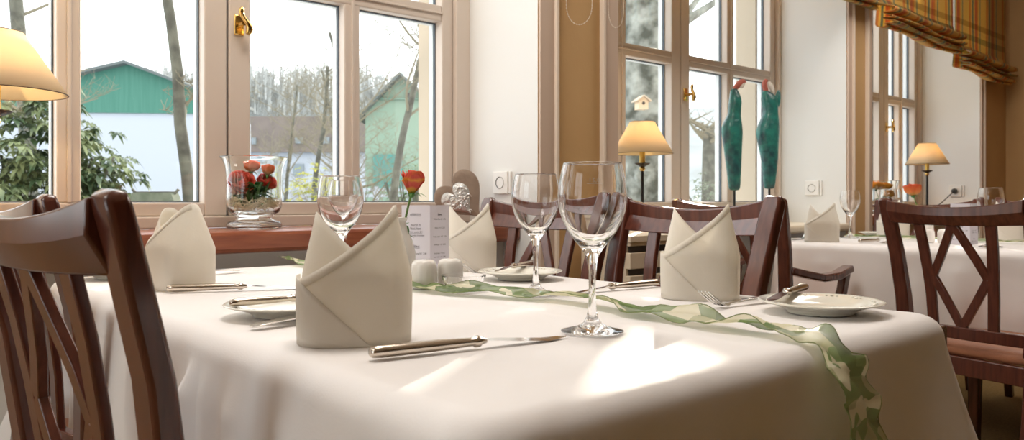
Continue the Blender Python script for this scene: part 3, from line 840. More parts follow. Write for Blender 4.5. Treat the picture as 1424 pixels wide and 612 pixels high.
dup(pA, (1.156, .607, TZ + .0012), R(15), 'cream bread plate at the right corner of the front table')
dup(pA, (1.155, 1.300, TZ + .0012), R(40), 'bread plate behind the smaller wine glass')
dup(pA, (.500, 1.905, TZ + .0012), R(10), 'bread plate half hidden behind the left napkin')
dup(pA, (3.92, 1.76, TZ + .0012), R(10), 'bread plate across the second table')

# ------------------------------------------------------------------ shakers, dish
def make_shaker(label, holes):
    t = thing('spice_shaker', label, 'shaker')
    MB().lathe([(.0001, 0), (.021, 0), (.024, .003), (.0258, .012), (.0262, .026), (.0256, .038), (.0245, .046), (.0225, .052), (.018, .0555), (.010, .057), (.0001, .0575)], 40).build('shaker_body', shaker_m, t, ang=60)
    h = MB()
    for k in range(holes):
        a = 2 * PI * k / holes; h.lathe([(.0012, .0574), (.0001, .0578)], 8, (.006 * math.cos(a), .006 * math.sin(a), 0))
    h.build('shaker_hole', dark_slot, t)
    return t
sh = make_shaker('left one of the two white ceramic shakers on the front table', 3); sh['group'] = 'ceramic shakers'
sh.location = (.887, 1.283, TZ + .0012)
dup(sh, (.9425, 1.272, TZ + .0012), R(40), 'right one of the two white shakers, behind the glass dish')
dup(sh, (3.43, 1.335, TZ + .0012), 0, 'left white shaker on the second table, seen through a chair back')
dup(sh, (3.465, 1.285, TZ + .0012), 0, 'right white shaker on the second table, seen through a chair back')
d = MB().lathe([(.0001, 0), (.026, 0), (.029, .002), (.033, .009), (.039, .020), (.0425, .0285), (.0425, .031), (.0405, .031), (.037, .021), (.031, .011), (.026, .0065), (.0001, .006)], 56,
               mod=lambda a, r, z: 1 + .012 * math.sin(a * 12) * (1 if .008 < z < .028 else 0)).build('glass_dish', glass, loc=(.918, 1.196, TZ + .0012), ang=50)
tag(d, 'small round glass dish on the leaf ribbon beside the shakers', 'dish')

# ------------------------------------------------------------------ menu cards
def make_menu(label):
    t = thing('menu_card', label, 'menu card')
    H_, Wd = .150, .066
    ang = [R(0), R(62), R(-62)]
    pm = MB()
    # three panels: left face, right face, and a back one closing the triangle
    A = Vector((0, 0, 0)); Bp = Vector((-.064, .020, 0)); Cp = Vector((.040, .040, 0))
    for (p, q) in ((A, Bp), (A, Cp), (Bp, Cp)):
        dn = (q - p).normalized(); nn = Vector((-dn.y, dn.x, 0)) * .0005
        pm.add([p + nn, q + nn, q - nn, p - nn, p + nn + Vector((0, 0, H_)), q + nn + Vector((0, 0, H_)), q - nn + Vector((0, 0, H_)), p - nn + Vector((0, 0, H_))],
               [(0, 1, 2, 3), (7, 6, 5, 4), (0, 4, 5, 1), (1, 5, 6, 2), (2, 6, 7, 3), (3, 7, 4, 0)])
    pm.build('card_panels', card, t, smooth=False)
    def page(P, Q, lines, sz):
        m = MB(); dx = (Q - P).normalized(); L_ = (Q - P).length; nrm = Vector((dx.y, -dx.x, 0))
        for (s_, zf, under, size) in lines:
            vs, fs = textmesh(s_, size)
            base = P + dx * (L_ * .5) + nrm * .0010
            m.add([base + dx * v.x + Vector((0, 0, H_ * zf + v.y)) for v in vs], fs)
            if under:
                w_ = max(v.x for v in vs); z_ = H_ * zf - size * .18
                m.add([base - dx * w_ + Vector((0, 0, z_)), base + dx * w_ + Vector((0, 0, z_)), base + dx * w_ + Vector((0, 0, z_ - .0004)), base - dx * w_ + Vector((0, 0, z_ - .0004))], [(0, 1, 2, 3)])
        return m
    l1 = [('APERITIFS', .86, 1, .0062), ('Aperitif 5b', .72, 1, .0055), ('Pinot Vogel', .675, 1, .0055), ('Pinot weiss 0,1', .625, 1, .0055), ('Ein Cuvée trocken', .578, 1, .0055),
          ('WEINE', .42, 1, .0062), ('Haus, Weissburg. 0,1  3,80', .33, 0, .0048), ('"Villa gern" 0,1  4,80', .22, 0, .0048), ('Spät-Trockenwein 0,1  3,90', .11, 0, .0048)]
    l2 = [('Biere', .86, 1, .0058), ('Helles Pils  0,3  2,50', .80, 0, .0044), ('Radler  0,3  2,50', .68, 0, .0044), ('Hefeweizen  0,5  3,50', .56, 0, .0044), ('Bitburger  0,3  2,60', .45, 0, .0044),
          ('Kellerbier "Urtyp"', .33, 0, .0044), ('naturtrüb  0,3  2,80', .28, 0, .0044), ('Säfte', .13, 1, .0055), ('je Glas  0,2  2,20', .07, 0, .0044)]
    page(Bp, A, l1, 1).build('left_page_print', ink, t, smooth=False)
    page(A, Cp, l2, 1).build('right_page_print', ink, t, smooth=False)
    return t
mc = make_menu('folded white menu card with printed lines behind the shakers'); mc['group'] = 'menu cards'
mc.location = (1.009, 1.437, TZ + .0012); mc.rotation_euler = (0, 0, R(-41 + 2)); mc.scale = (1, 1, 1.08)
dup(mc, (3.41, 1.17, TZ + .0012), R(-55), 'folded pale menu card on the second table, seen through the diamond lattice')

# ------------------------------------------------------------------ roses
CUP = [0]
def petal_grid(mb, R0, H0, ang, width, open_, curl, lift):
    def f(u, v):
        a = ang + (u - .5) * width
        s_ = v
        edge = 1 - (abs(u - .5) * 2) ** 2.4 * .42
        z = lift + H0 * s_ * (edge if s_ > .3 else 1 - (1 - edge) * s_ / .3)
        rad = R0 * (.22 + .88 * math.sin(min(1, s_ * 1.15) * PI * .55) ** .8) * open_ + curl * R0 * max(0, s_ - .72) ** 1.5 * 4
        if CUP[0]: rad = R0 * open_ * (.20 + .72 * min(1, s_ * 1.05) ** .75) + curl * R0 * max(0, s_ - .8) ** 1.3 * 5
        rad *= 1 + .04 * math.sin(u * 9 + ang * 5)
        return Vector((rad * math.cos(a), rad * math.sin(a), z))
    mb.grid(9, 9, f)
def rose_head(m, Rh, Hh, full, parent, loc, tilt=(0, 0, 0)):
    mb = MB(); k = 0
    layers = [(.22, 1.0, 2, 4.2, 0), (.38, 1.02, 3, 3.0, 0.02), (.58, 1.0, 4, 2.3, .1), (.80, .95, 5, 1.9, .35)] + ([(1.0, .86, 5, 1.7, .75), (1.18, .70, 6, 1.5, 1.2)] if full else [(.95, .93, 4, 2.0, .5)])
    for (o_, hh, n, wd, cu) in layers:
        for i in range(n):
            k += 1; petal_grid(mb, Rh, Hh * hh * rnd.uniform(.95, 1.03), 2 * PI * i / n + k * .7, wd, o_, cu * .35, 0)
    h = mb.build('bloom', m, parent, ang=70, solid=.0006); h.location = loc; h.rotation_euler = tilt
    return h
def sepals(parent, loc, Rh, n=5, ln=.03):
    mb = MB()
    for i in range(n):
        a = 2 * PI * i / n + .3; c_ = Vector((math.cos(a), math.sin(a), 0)); sd = Vector((-c_.y, c_.x, 0))
        pts = [Vector((0, 0, -.002)) + c_ * (Rh * .5 * t + ln * t * .7) + Vector((0, 0, .004 * math.sin(t * 3) - .006 * t * t)) for t in [j / 6 for j in range(7)]]
        ws = [.004, .0085, .008, .006, .004, .002, .0004]
        vs = []
        for p, w_ in zip(pts, ws): vs += [p - sd * w_ / 1.3, p + Vector((0, 0, -.0008)), p + sd * w_ / 1.3]
        mb.add(vs, [(j * 3 + q, j * 3 + q + 1, (j + 1) * 3 + q + 1, (j + 1) * 3 + q) for j in range(6) for q in (0, 1)])
    mb.ball((0, 0, -.003), Rh * .28, 8, .9)
    o = mb.build('sepals', leaf_g, parent, ang=70); o.location = loc; return o
def leaf(mb, base, tip, width, droop=.01):
    base, tip = Vector(base), Vector(tip); ax = tip - base; sd = ax.cross(Vector((0, 0, 1)))
    sd = sd.normalized() if sd.length > 1e-6 else Vector((1, 0, 0)); up = sd.cross(ax).normalized(); vs = []
    n = 7
    for j in range(n + 1):
        t = j / n; w_ = width * math.sin(PI * min(1, t * .96 + .04)) ** .8 * (1 - .25 * t); p = base + ax * t + Vector((0, 0, -droop * t * t))
        vs += [p - sd * w_ + up * w_ * .3, p, p + sd * w_ + up * w_ * .3]
    mb.add(vs, [(j * 3 + q, j * 3 + q + 1, (j + 1) * 3 + q + 1, (j + 1) * 3 + q) for j in range(n) for q in (0, 1)])
fire = zramp('flame_rose', [(.0, (.85, .70, .12)), (.20, (.85, .45, .06)), (.38, (.75, .10, .07)), (.62, (.78, .14, .08)), (.80, (.90, .42, .06)), (1.0, (.80, .12, .08))], z0=0, z1=.036)
red_r = zramp('coral_red_petals', [(0, (.55, .06, .04)), (.6, (.78, .10, .06)), (1, (.85, .22, .14))], z0=0, z1=.06, trans=.35)
orange_r = zramp('orange_petals', [(0, (.75, .55, .30)), (.35, (.85, .28, .10)), (1, (.88, .20, .08))], z0=0, z1=.035, trans=.35)
pink_r = zramp('salmon_petals', [(0, (.75, .35, .22)), (1, (.85, .25, .18))], z0=0, z1=.04, trans=.35)
yellow_r = zramp('yellow_orange_petals', [(0, (.85, .60, .12)), (.6, (.88, .48, .06)), (1, (.90, .38, .05))], z0=0, z1=.05, trans=.35)

def stem_rose(label, head_m, loc, base_z, head_z, lean, Rh, Hh, grp, full=False, leaves=True, cat='rose'):
    """loc = foot of the stem; lean = (dx,dy) of the head"""
    t = thing('rose', label, cat, loc, 0, grp)
    hz = head_z - loc[2]; b0 = base_z - loc[2]
    pts = [(lean[0] * f ** 1.6, lean[1] * f ** 1.6, b0 + (hz - b0) * f) for f in [i / 8 for i in range(9)]]
    MB().tube(pts, .0024, 8).build('stem', stem_g, t)
    sepals(t, (lean[0], lean[1], hz), Rh, ln=.028 if Rh < .03 else .02)
    rose_head(head_m, Rh, Hh, full, t, (lean[0], lean[1], hz - .001), (lean[1] * -1.2, lean[0] * 1.2, 0))
    if leaves:
        lm = MB(); p = Vector(pts[5]); q = Vector(pts[4])
        leaf(lm, q, q + Vector((.022, -.012, .004)), .010); leaf(lm, p, p + Vector((-.006, -.018, -.018)), .009)
        leaf(lm, p, p + Vector((.016, .010, .012)), .008)
        lm.build('leaf', leaf_g, t, ang=70)
    return t
def bud_vase(loc, label, rz=0):
    t = thing('bud_vase', label, 'vase', loc, rz, 'white ceramic bud vases')
    outer = [(.0001, 0), (.020, 0), (.024, .004), (.0325, .020), (.0375, .042), (.0372, .064), (.031, .088), (.0225, .108), (.0180, .120), (.0175, .128), (.0215, .137)]
    inner = [(.0200, .1372), (.0155, .128), (.0160, .119), (.020, .106), (.028, .086), (.034, .062), (.034, .042), (.029, .020), (.018, .006), (.0001, .005)]
    lip = lambda a, r, z: 1 + (.35 * max(0, math.cos(a - PI)) ** 3 * max(0, (z - .125) / .012) if z > .125 else 0)
    MB().lathe(outer + inner, 48, mod=lip).build('vase_body', shaker_m, t, ang=60)
    return t
bx, by = .905, 1.405
bud_vase((bx, by, TZ + .0012), 'white bud vase behind the largest napkin, holding the flame-coloured rose', R(-41))
CUP[0] = 1
r1 = stem_rose('orange and red flame rose standing in the near white bud vase', fire, (bx, by, TZ + .012), TZ + .012, .944, (.026, -.012), .0265, .050, 'single roses in bud vases')
CUP[0] = 0
bud_vase((3.57, 1.405, TZ + .0012), 'white bud vase on the second table holding the tilted orange rose', R(-60))
apricot = zramp('apricot_petals', [(0, (.80, .42, .10)), (.4, (.85, .25, .05)), (1, (.75, .12, .04))], z0=0, z1=.05)
stem_rose('tilted orange rose above the diamond-back chair at the right', apricot, (3.57, 1.405, TZ + .012), TZ + .012, .953, (-.040, .030), .032, .050, 'single roses in bud vases', full=False)

# ------------------------------------------------------------------ hurricane vases with flowers on the sills
def hurricane(loc, label):
    t = thing('hurricane_vase', label, 'vase', loc, 0, 'flared glass vases on window sills')
    outer = [(.0001, .0), (.073, 0), (.078, .003), (.0785, .012), (.074, .019), (.052, .026), (.048, .031), (.055, .038), (.071, .048), (.0775, .062), (.079, .085), (.0785, .13), (.080, .165), (.0835, .185), (.090, .200), (.0958, .2072), (.0965, .2085)]
    inner = [(.0962, .2100), (.0952, .2103), (.0944, .2092), (.0885, .202), (.0815, .187), (.0775, .166), (.076, .13), (.0765, .085), (.0745, .064), (.068, .053), (.050, .044), (.0001, .042)]
    MB().lathe(outer + inner, 72).build('glass_body', glass_green, t, ang=60)
    return t
SZ = .8475
hx, hy = .955, 2.255
hurricane((hx, hy, SZ), 'flared clear glass vase with red and orange roses on the near window sill')
def straw(loc, label):
    mb = MB(); r_ = random.Random(3)
    for i in range(420):
        a = r_.uniform(0, 2 * PI); rr = .066 * math.sqrt(r_.random()); z = .050 + .035 * r_.random() + (.004 if rr < .05 else .002)
        c = Vector((rr * math.cos(a), rr * math.sin(a), z)); d1 = Vector((r_.uniform(-1, 1), r_.uniform(-1, 1), r_.uniform(-.35, .35))).normalized() * r_.uniform(.008, .02)
        pts = []
        for q in (c - d1, c + Vector((0, 0, .003)), c + d1):
            l_ = math.hypot(q.x, q.y); lim = .069 if q.z > .062 else .056
            if l_ > lim: q = Vector((q.x * lim / l_, q.y * lim / l_, q.z))
            pts.append(q)
        mb.tube(pts, .0011, 4, cap=False)
    o = mb.build('straw_filling', straw_m, loc=loc); return tag(o, label, 'straw', kind='stuff')
straw((hx, hy, SZ), 'pale straw filling the foot of the near glass vase')
# directions across and along the view at this sill
def vpos(base, right, depth, up): return (base[0] + CS * right + SN * depth, base[1] - SN * right + CS * depth, up)
def in_vase(name, label, m, r, dp, z, Rh, Hh, full, grp, leaves=0, bz=.07, base=None, cat='rose', tilt=(0, 0)):
    base = base or (hx, hy); X, Y, _ = vpos(base, r, dp, 0)
    t = thing(name, label, cat, (base[0], base[1], SZ + bz), 0, grp)
    d = Vector((X - base[0], Y - base[1], z - bz)); s0 = Vector((d.x * .45, d.y * .45, 0))
    MB().tube([s0.lerp(d, f) + Vector((0, 0, .0)) for f in [i / 6 for i in range(7)]], .0024, 8).build('stem', stem_g, t)
    sepals(t, d, Rh * .8, ln=.014)
    rose_head(m, Rh, Hh, full, t, d, (tilt[0], tilt[1], 0))
    if leaves:
        lm = MB(); rr = random.Random(int(r * 1000) + 5)
        for i in range(leaves):
            f = rr.uniform(.1, .8); p = s0.lerp(d, f); a = rr.uniform(0, 2 * PI)
            q = p + Vector((math.cos(a) * .035, math.sin(a) * .035, rr.uniform(-.01, .035)))
            l_ = math.hypot(q.x, q.y)
            if l_ > .062: q = Vector((q.x * .062 / l_, q.y * .062 / l_, q.z))
            leaf(lm, p, q, .013)
        lm.build('leaf', leaf_g, t, ang=70)
GR = 'roses in the near glass vase'
in_vase('rose', 'biggest red bloom at the left inside the near glass vase', red_r, -.036, -.012, .118, .0265, .050, True, GR, 5, tilt=(R(50), R(-12)))
in_vase('rose', 'orange bud rising highest, left of centre in the near glass vase', orange_r, -.008, .0, .166, .021, .034, False, GR, 4)
in_vase('rose', 'orange-red bud at the right top of the near glass vase', orange_r, .038, .005, .157, .017, .032, False, GR, 5)
in_vase('rose', 'red bloom half hidden by leaves at the right in the near glass vase', red_r, .022, .026, .122, .020, .038, True, GR, 5, tilt=(R(40), R(10)))
in_vase('rose', 'pale salmon bud low at the left glass wall of the near vase', pink_r, -.048, -.026, .098, .016, .034, False, GR, 3)
fl_ = MB(); rr = random.Random(9)
for i in range(26):
    a = rr.uniform(0, 2 * PI); r0 = rr.uniform(.005, .03); p = Vector((r0 * math.cos(a), r0 * math.sin(a), .08 + rr.uniform(0, .055)))
    a2 = a + rr.uniform(-1, 1); q = Vector((.058 * math.cos(a2), .058 * math.sin(a2), p.z + rr.uniform(-.005, .04)))
    leaf(fl_, p, q, rr.uniform(.012, .018), .012)
for i in range(10):
    a = rr.uniform(0, 2 * PI); p = Vector((.03 * math.cos(a), .03 * math.sin(a), .11)); leaf(fl_, p, p + Vector((.022 * math.cos(a), .022 * math.sin(a), rr.uniform(.02, .05))), .012)
for i in range(16):
    r_ = rr.uniform(-.03, .058); dp = -rr.uniform(.028, .052) if abs(r_) < .045 else -rr.uniform(.0, .03)
    p = Vector((CS * r_ * .7 + SN * dp, -SN * r_ * .7 + CS * dp, .072 + rr.uniform(0, .02))); q = Vector((CS * r_ + SN * dp, -SN * r_ + CS * dp, p.z + rr.uniform(.025, .055)))
    leaf(fl_, p, q, rr.uniform(.011, .016), .004)
tag(fl_.build('leaf_sprig', leaf_g, loc=(hx, hy, SZ), ang=70), 'sprig of rose leaves between the blooms in the near glass vase', 'leaves')

k2 = 1.0
hx2, hy2 = 5.06, 2.235
hurricane((hx2, hy2, SZ), 'flared glass vase with yellow roses on the farthest window sill')
GY = 'yellow roses in the far glass vase'
in_vase('rose', 'left yellow rose in the far glass vase', yellow_r, -.050, 0, .155, .036, .05, True, GY, 3, base=(hx2, hy2))
in_vase('rose', 'right yellow-orange rose in the far glass vase', yellow_r, .000, 0, .15, .036, .05, True, GY, 3, base=(hx2, hy2))
in_vase('rose', 'lower orange rose in the far glass vase', yellow_r, .022, -.02, .085, .032, .05, True, GY, 2, base=(hx2, hy2), bz=.045)

# ------------------------------------------------------------------ lamps
def make_lamp(label, name='table_lamp'):
    t = thing(name, label, 'lamp', group='table lamps with cream cone shades')
    # measured from the foot: total height .458, shade bottom r .131
    MB().lathe([(.0001, 0), (.068, 0), (.070, .004), (.066, .010), (.030, .016), (.010, .024), (.0062, .035)], 40).build('base', black_m, t, ang=50)
    MB().tube([(0, 0, .03), (0, 0, .250)], .0068, 16).build('pole', black_m, t)
    MB().ball((0, 0, .257), .0125, 12).build('brass_ball', brass, t)
    MB().lathe([(.0001, .266), (.012, .266), (.030, .276), (.0335, .279), (.0325, .281), (.012, .274), (.0001, .274)], 32).build('drip_dish', black_m, t, ang=50)
    MB().tube([(0, 0, .274), (0, 0, .355)], .0125, 16).build('candle_tube', mat('brass_candle', (.72, .52, .16), .35, metal=.8), t)
    sh_ = MB().lathe([(.131, .321), (.0925, .3877), (.052, .458)], 64).build('lamp_shade', shade_m, t, ang=60, solid=.0012)
    rim = MB()
    for (r_, z_) in ((.1312, .321), (.0522, .458)):
        rim.tube([(r_ * math.cos(a), r_ * math.sin(a), z_) for a in [2 * PI * i / 64 for i in range(65)]], .0012, 6, cap=False)
    rim.build('shade_piping', mat('brown_piping', (.12, .07, .04), .7), sh_)
    arms_ = MB()
    for k in range(3):
        a = k * 2 * PI / 3; arms_.tube([(0, 0, .43), (.060 * math.cos(a), .060 * math.sin(a), .440)], .0012, 6)
    arms_.tube([(0, 0, .35), (0, 0, .43)], .0015, 6); arms_.build('shade_carrier', brass, t)
    MB().lathe([(.0001, .355), (.009, .356), (.016, .372), (.017, .385), (.010, .402), (.0001, .410)], 20).build('bulb', bulb_m, t)
    return t
LS = .8475
l1 = make_lamp('large lit table lamp at the left frame edge, by the near window')
l1.location = (.305, 2.20, LS); l1.scale = (1.17, 1.17, 1.045)
l1.location.x = .300
l2 = dup(l1, (2.655, 2.20, .8105), 0, 'lit lamp in front of the middle window, left of the teal figures'); l2.scale = (1, 1, 1)
l3 = dup(l1, (5.64, 2.20, .8475), 0, 'lit lamp on the farthest window sill, beneath the plaid blind'); l3.scale = (1.03, 1.03, 1.03)
def bulb_light(o, e):
    ld = bpy.data.lights.new('lamp_light', 'POINT'); ld.energy = e; ld.color = (1, .70, .36); ld.shadow_soft_size = .02
    lo = bpy.data.objects.new('lamp_light', ld); COL.objects.link(lo); lo.location = (o.location.x, o.location.y, o.location.z + .39 * o.scale[2] + .035)
bulb_light(l1, 1.9); bulb_light(l2, 1.5); bulb_light(l3, 1.6)
# black lamp cord hanging over the radiator cover
cb = MB()
for dx in (0, .022):
    cb.tube([(2.60 + dx, 2.15, .818), (2.52 + dx, 2.02, .822), (2.45 + dx, 1.86, .818), (2.425 + dx, 1.765, .817), (2.42 + dx, 1.742, .80), (2.415 + dx, 1.738, .765), (2.39 + dx, 1.738, .735), (2.34 + dx, 1.74, .722)], .003, 8)
c0 = Vector((2.60, 2.15, .8095)); cb.v = [v - c0 for v in cb.v]
tag(cb.build('lamp_cord', black_m, loc=c0), 'black lamp cord looping down over the slotted cream cover', 'cord')
# slotted radiator cover
rc = thing('radiator_cover', 'cream slotted radiator cover behind the gap of the middle chair back', 'radiator cover', (2.30, 1.87, 0))
mb = MB(); x0, x1, y0, y1 = -.25, .24, -.12, .11
zs = [0, .08]
z = .775
slots = []
while z > .15: slots.append((z - .023, z)); z -= .078
prev = .8095
mb.box((x0, y0 + .02, 0), (x1, y1, .79)); mb.box((x0 - .006, y0 - .006, .788), (x1 + .006, y1, .8095))
for (a, b) in slots:
    mb.box((x0, y0, b), (x1, y0 + .02, prev if prev < .8 else .788)); prev = a
mb.box((x0, y0, 0), (x1, y0 + .02, prev))
mb.build('cover_body', grate, rc, smooth=False, bevel=.002)
sb = MB()
for (a, b) in slots: sb.box((x0 + .012, y0 + .0145, a), (x1 - .012, y0 + .0195, b))
sb.build('slot_grille', dark_slot, rc, smooth=False)

# ------------------------------------------------------------------ stone heart with silver relief
def heart_pts(w, h, n=60):
    out = []
    for i in range(n):
        t = 2 * PI * i / n
        x = 16 * math.sin(t) ** 3; y = 13 * math.cos(t) - 5 * math.cos(2 * t) - 2 * math.cos(3 * t) - math.cos(4 * t)
        out.append((x / 17.0 * w / 2, (y + 2.5) / 14.5 * h / 2))
    return out
ht = thing('stone_heart', 'grey-brown stone heart with a silver heart relief leaning in the window corner', 'ornament', (1.738, 2.262, SZ))
ht.rotation_euler = (0, 0, R(-41) + R(2))
def heart_solid(w, h, th, dome, tilt, cx, cz, y0):
    mb = MB(); ct, st = math.cos(tilt), math.sin(tilt); pts = heart_pts(w, h); n = len(pts)
    def P(p, s_, y): x, z_ = p[0] * s_, p[1] * s_; return Vector((cx + x * ct - z_ * st, y, cz + x * st + z_ * ct))
    rings = [(1, y0 + th), (1, y0 + .004), (.97, y0), (.8, y0 - dome * .45), (.6, y0 - dome * .75), (.35, y0 - dome * .95), (.02, y0 - dome)]
    vs = [P(p, s_, y) for (s_, y) in rings for p in pts]
    fs = [(k * n + i, k * n + (i + 1) % n, (k + 1) * n + (i + 1) % n, (k + 1) * n + i) for k in range(len(rings) - 1) for i in range(n)]
    fs.append(tuple(reversed(range(n)))); mb.add(vs, fs); return mb
tl = R(42)
heart_solid(.190, .188, .030, .004, tl, 0, .086, 0).build('heart_body', stoneheart, ht, ang=50)
hs = heart_solid(.118, .122, .002, .007, tl, -.014, .078, -.005)
sv = hs.build('silver_relief', silver_rel, ht, ang=60)
cur = MB(); rr = random.Random(4)
for (cx, cz, r0, turns) in [(-.044, .088, .016, 1.3), (-.014, .118, .017, 1.3), (-.018, .086, .013, 1.2), (-.040, .058, .011, 1.1), (.014, .096, .012, 1.2), (-.014, .058, .010, 1.2), (.010, .064, .010, 1.1), (.022, .044, .008, 1.1)]:
    cur.tube([(cx + r0 * (1 - f) * math.cos(f * turns * 2 * PI), -.0125 + .001 * f, cz + r0 * (1 - f) * math.sin(f * turns * 2 * PI)) for f in [i / 26 for i in range(26)]], .0013, 6)
cur.build('relief_scroll', mat('bright_silver', (.75, .75, .73), .3, metal=.8), sv)

# ------------------------------------------------------------------ teal figures
def figure(loc, secs, head, feath, label, rod_top, extra=None):
    """secs: (z, centre offset, half width, half depth) measured across the view"""
    t = thing('teal_figure', label, 'sculpture', loc, R(-41), 'slim teal figures on rods')
    mb = MB(); n = 28; vs = []
    for (z, cx, w_, d_) in secs:
        for j in range(n):
            a = 2 * PI * j / n; vs.append((cx + w_ * math.cos(a), d_ * math.sin(a), z))
    m_ = len(secs); fs = [(i * n + j, i * n + (j + 1) % n, (i + 1) * n + (j + 1) % n, (i + 1) * n + j) for i in range(m_ - 1) for j in range(n)]
    fs += [tuple(reversed(range(n))), tuple((m_ - 1) * n + j for j in range(n))]
    mb.add(vs, fs)
    b = mb.build('dress_body', teal, t, ang=75, sub=1)
    if extra: extra(t)
    MB().tube([(p[0], p[1], p[2]) for p in head[0]], head[1], 14).build('head', terra, t, sub=1)
    MB().tube([(p[0], p[1], p[2]) for p in feath[0]], feath[1], 12).build('face_plate', feather, t, sub=1)
    MB().tube([(secs[0][1], 0, .012), (secs[0][1], 0, rod_top)], .006, 12).build('rod', black_m, t)
    MB().box((secs[0][1] - .05, -.035, 0), (secs[0][1] + .05, .035, .014)).build('foot_plate', black_m, t, smooth=False, bevel=.002)
    return t
S = 3.92 / 1100
def yz(y): return EYE + (280 - y) * S - .8105
s1_ = [(yz(265), 0, .022, .020), (yz(262), 0, .030, .026), (yz(245), -.002, .033, .030), (yz(225), -.004, .040, .034), (yz(205), -.008, .045, .038), (yz(190), -.010, .051, .043), (yz(180), -.013, .054, .045), (yz(172), -.012, .050, .042), (yz(163), -.005, .038, .034), (yz(156), .0, .031, .030), (yz(148), .001, .033, .032), (yz(140), .005, .033, .034), (yz(133), .004, .028, .028), (yz(127), .000, .022, .022), (yz(121), -.001, .014, .014)]
figure((3.438, 2.258, .8105), s1_, ([(-.004, 0, yz(124)), (.010, 0, yz(119)), (.030, 0, yz(113)), (.047, 0, yz(111)), (.058, 0, yz(113))], [.010, .016, .018, .014, .006]),
       ([(.026, -.006, yz(121)), (.038, -.006, yz(118)), (.050, -.006, yz(113))], [.008, .011, .006]),
       'left teal figure bending its red head to the right, on a black rod', yz(262))
S = 4.07 / 1100
s2_ = [(yz(263), .0, .022, .020), (yz(260), .0, .029, .026), (yz(245), .002, .034, .030), (yz(225), .003, .042, .035), (yz(205), -.003, .050, .040), (yz(190), -.008, .059, .044), (yz(180), -.008, .060, .045), (yz(172), -.002, .053, .042), (yz(163), .005, .044, .036), (yz(156), .007, .038, .032), (yz(148), .006, .040, .034), (yz(140), .002, .046, .034), (yz(134), -.002, .040, .028), (yz(129), -.014, .026, .020), (yz(126), -.020, .014, .012)]
def shoulder(t):
    MB().tube([(.030, 0, yz(150)), (.040, 0, yz(142)), (.045, 0, yz(134)), (.048, 0, yz(128)), (.048, 0, yz(125))], [.020, .019, .015, .011, .005], 14).build('raised_shoulder', teal, t, sub=1)
figure((3.672, 2.205, .8105), s2_, ([(-.012, 0, yz(129)), (-.022, 0, yz(122)), (-.026, 0, yz(116)), (-.020, 0, yz(111)), (-.006, 0, yz(113))], [.013, .014, .015, .013, .007]),
       ([(.020, -.006, yz(132)), (.014, -.008, yz(124)), (.002, -.008, yz(118)), (-.008, -.008, yz(114))], [.008, .014, .014, .008]),
       'right teal figure with a raised shoulder and white face plate, on a black rod', yz(260), shoulder)

# ------------------------------------------------------------------ roman blinds and bead chains
def blind(a, b, y, zb, label, ztop=2.66, flat=.0):
    prof = [(0, ztop), (0, zb + .21), (-.004, zb + .17), (-.02, zb + .135), (-.075, zb + .115), (-.088, zb + .100), (-.075, zb + .086), (-.02, zb + .085),
            (-.045, zb + .07), (-.082, zb + .060), (-.080, zb + .050), (-.03, zb + .052), (-.05, zb + .036), (-.080, zb + .028), (-.072, zb + .016), (-.03, zb + .02), (-.045, zb + .006), (-.030, zb), (.004, zb + .012), (.010, zb + .05), (.008, zb + .15)]
    # smooth the profile
    P = []
    for i in range(len(prof) - 1):
        p0 = prof[max(0, i - 1)]; p1 = prof[i]; p2 = prof[i + 1]; p3 = prof[min(len(prof) - 1, i + 2)]
        for q in range(4):
            t = q / 4
            if i < 1: P.append((p1[0] + (p2[0] - p1[0]) * t, p1[1] + (p2[1] - p1[1]) * t)); continue
            f = lambda k: .5 * (2 * p1[k] + (-p0[k] + p2[k]) * t + (2 * p0[k] - 5 * p1[k] + 4 * p2[k] - p3[k]) * t * t + (-p0[k] + 3 * p1[k] - 3 * p2[k] + p3[k]) * t ** 3)
            P.append((f(0), f(1)))
    P.append(prof[-1]); cum = [0]
    for i in range(1, len(P)): cum.append(cum[-1] + math.dist(P[i], P[i - 1]))
    nx = 26; c = ((a + b) / 2, y, zb)
    mb = MB()
    def f(u, v):
        j = round(v * (len(P) - 1)); py, pz = P[j]; x = a + (b - a) * u
        lowf = max(0, 1 - (pz - zb) / .25)
        return Vector((x - c[0], py + .010 * math.sin(u * 11 + j * .2) * lowf, pz - zb + lowf * (.012 * math.sin(u * 5 + 1) - .010 * u)))
    mb.grid(nx, len(P), f)
    uv = lambda i, co: (co.x, cum[min(len(P) - 1, i // nx)])
    o = mb.build('roman_blind', plaid, ang=70, solid=.002, uvf=uv, loc=c)
    return tag(o, label, 'blind', 'plaid roman blinds')
blind(4.425, 5.49, 1.985, 1.885, 'plaid roman blind with thick folded hem, pulled higher, left of the last window')
blind(5.50, 6.42, 1.975, 1.775, 'plaid roman blind hanging lowest, at the far right')
blind(2.32, 4.34, 1.985, 1.985, 'blind over the middle window, only its corner seen at the top')
def chain(x, y, w_, zb, label, ztop=CEIL):
    mb = MB(); pts = []; n = 60
    for i in range(n + 1):
        a = PI * i / n; pts.append(Vector((-w_ / 2 * math.cos(a), 0, .07 - .07 * math.sin(a))))
    def str8(x_): return [Vector((x_, 0, .07 + (ztop - zb - .07) * i / 150)) for i in range(151)]
    L_ = list(reversed(str8(-w_ / 2))) + pts + str8(w_ / 2)
    mb.tube(L_, .0008, 5)
    # beads at even spacing on the part one can see
    acc = 0; last = L_[0]
    for p in L_[1:]:
        acc += (p - last).length; last = p
        if acc > .0085 and p.z < .35:
            acc = 0; mb.ball(p, .0022, 4)
    o = mb.build('bead_chain', mat('pale_plastic_beads', (.80, .72, .60), .4), loc=(x, y, zb)); o.rotation_euler = (0, 0, R(-41))
    return tag(o, label, 'chain', 'bead chains of the blinds')
chain(2.035, 1.975, .092, 1.558, 'left bead chain loop hanging before the ochre pier')
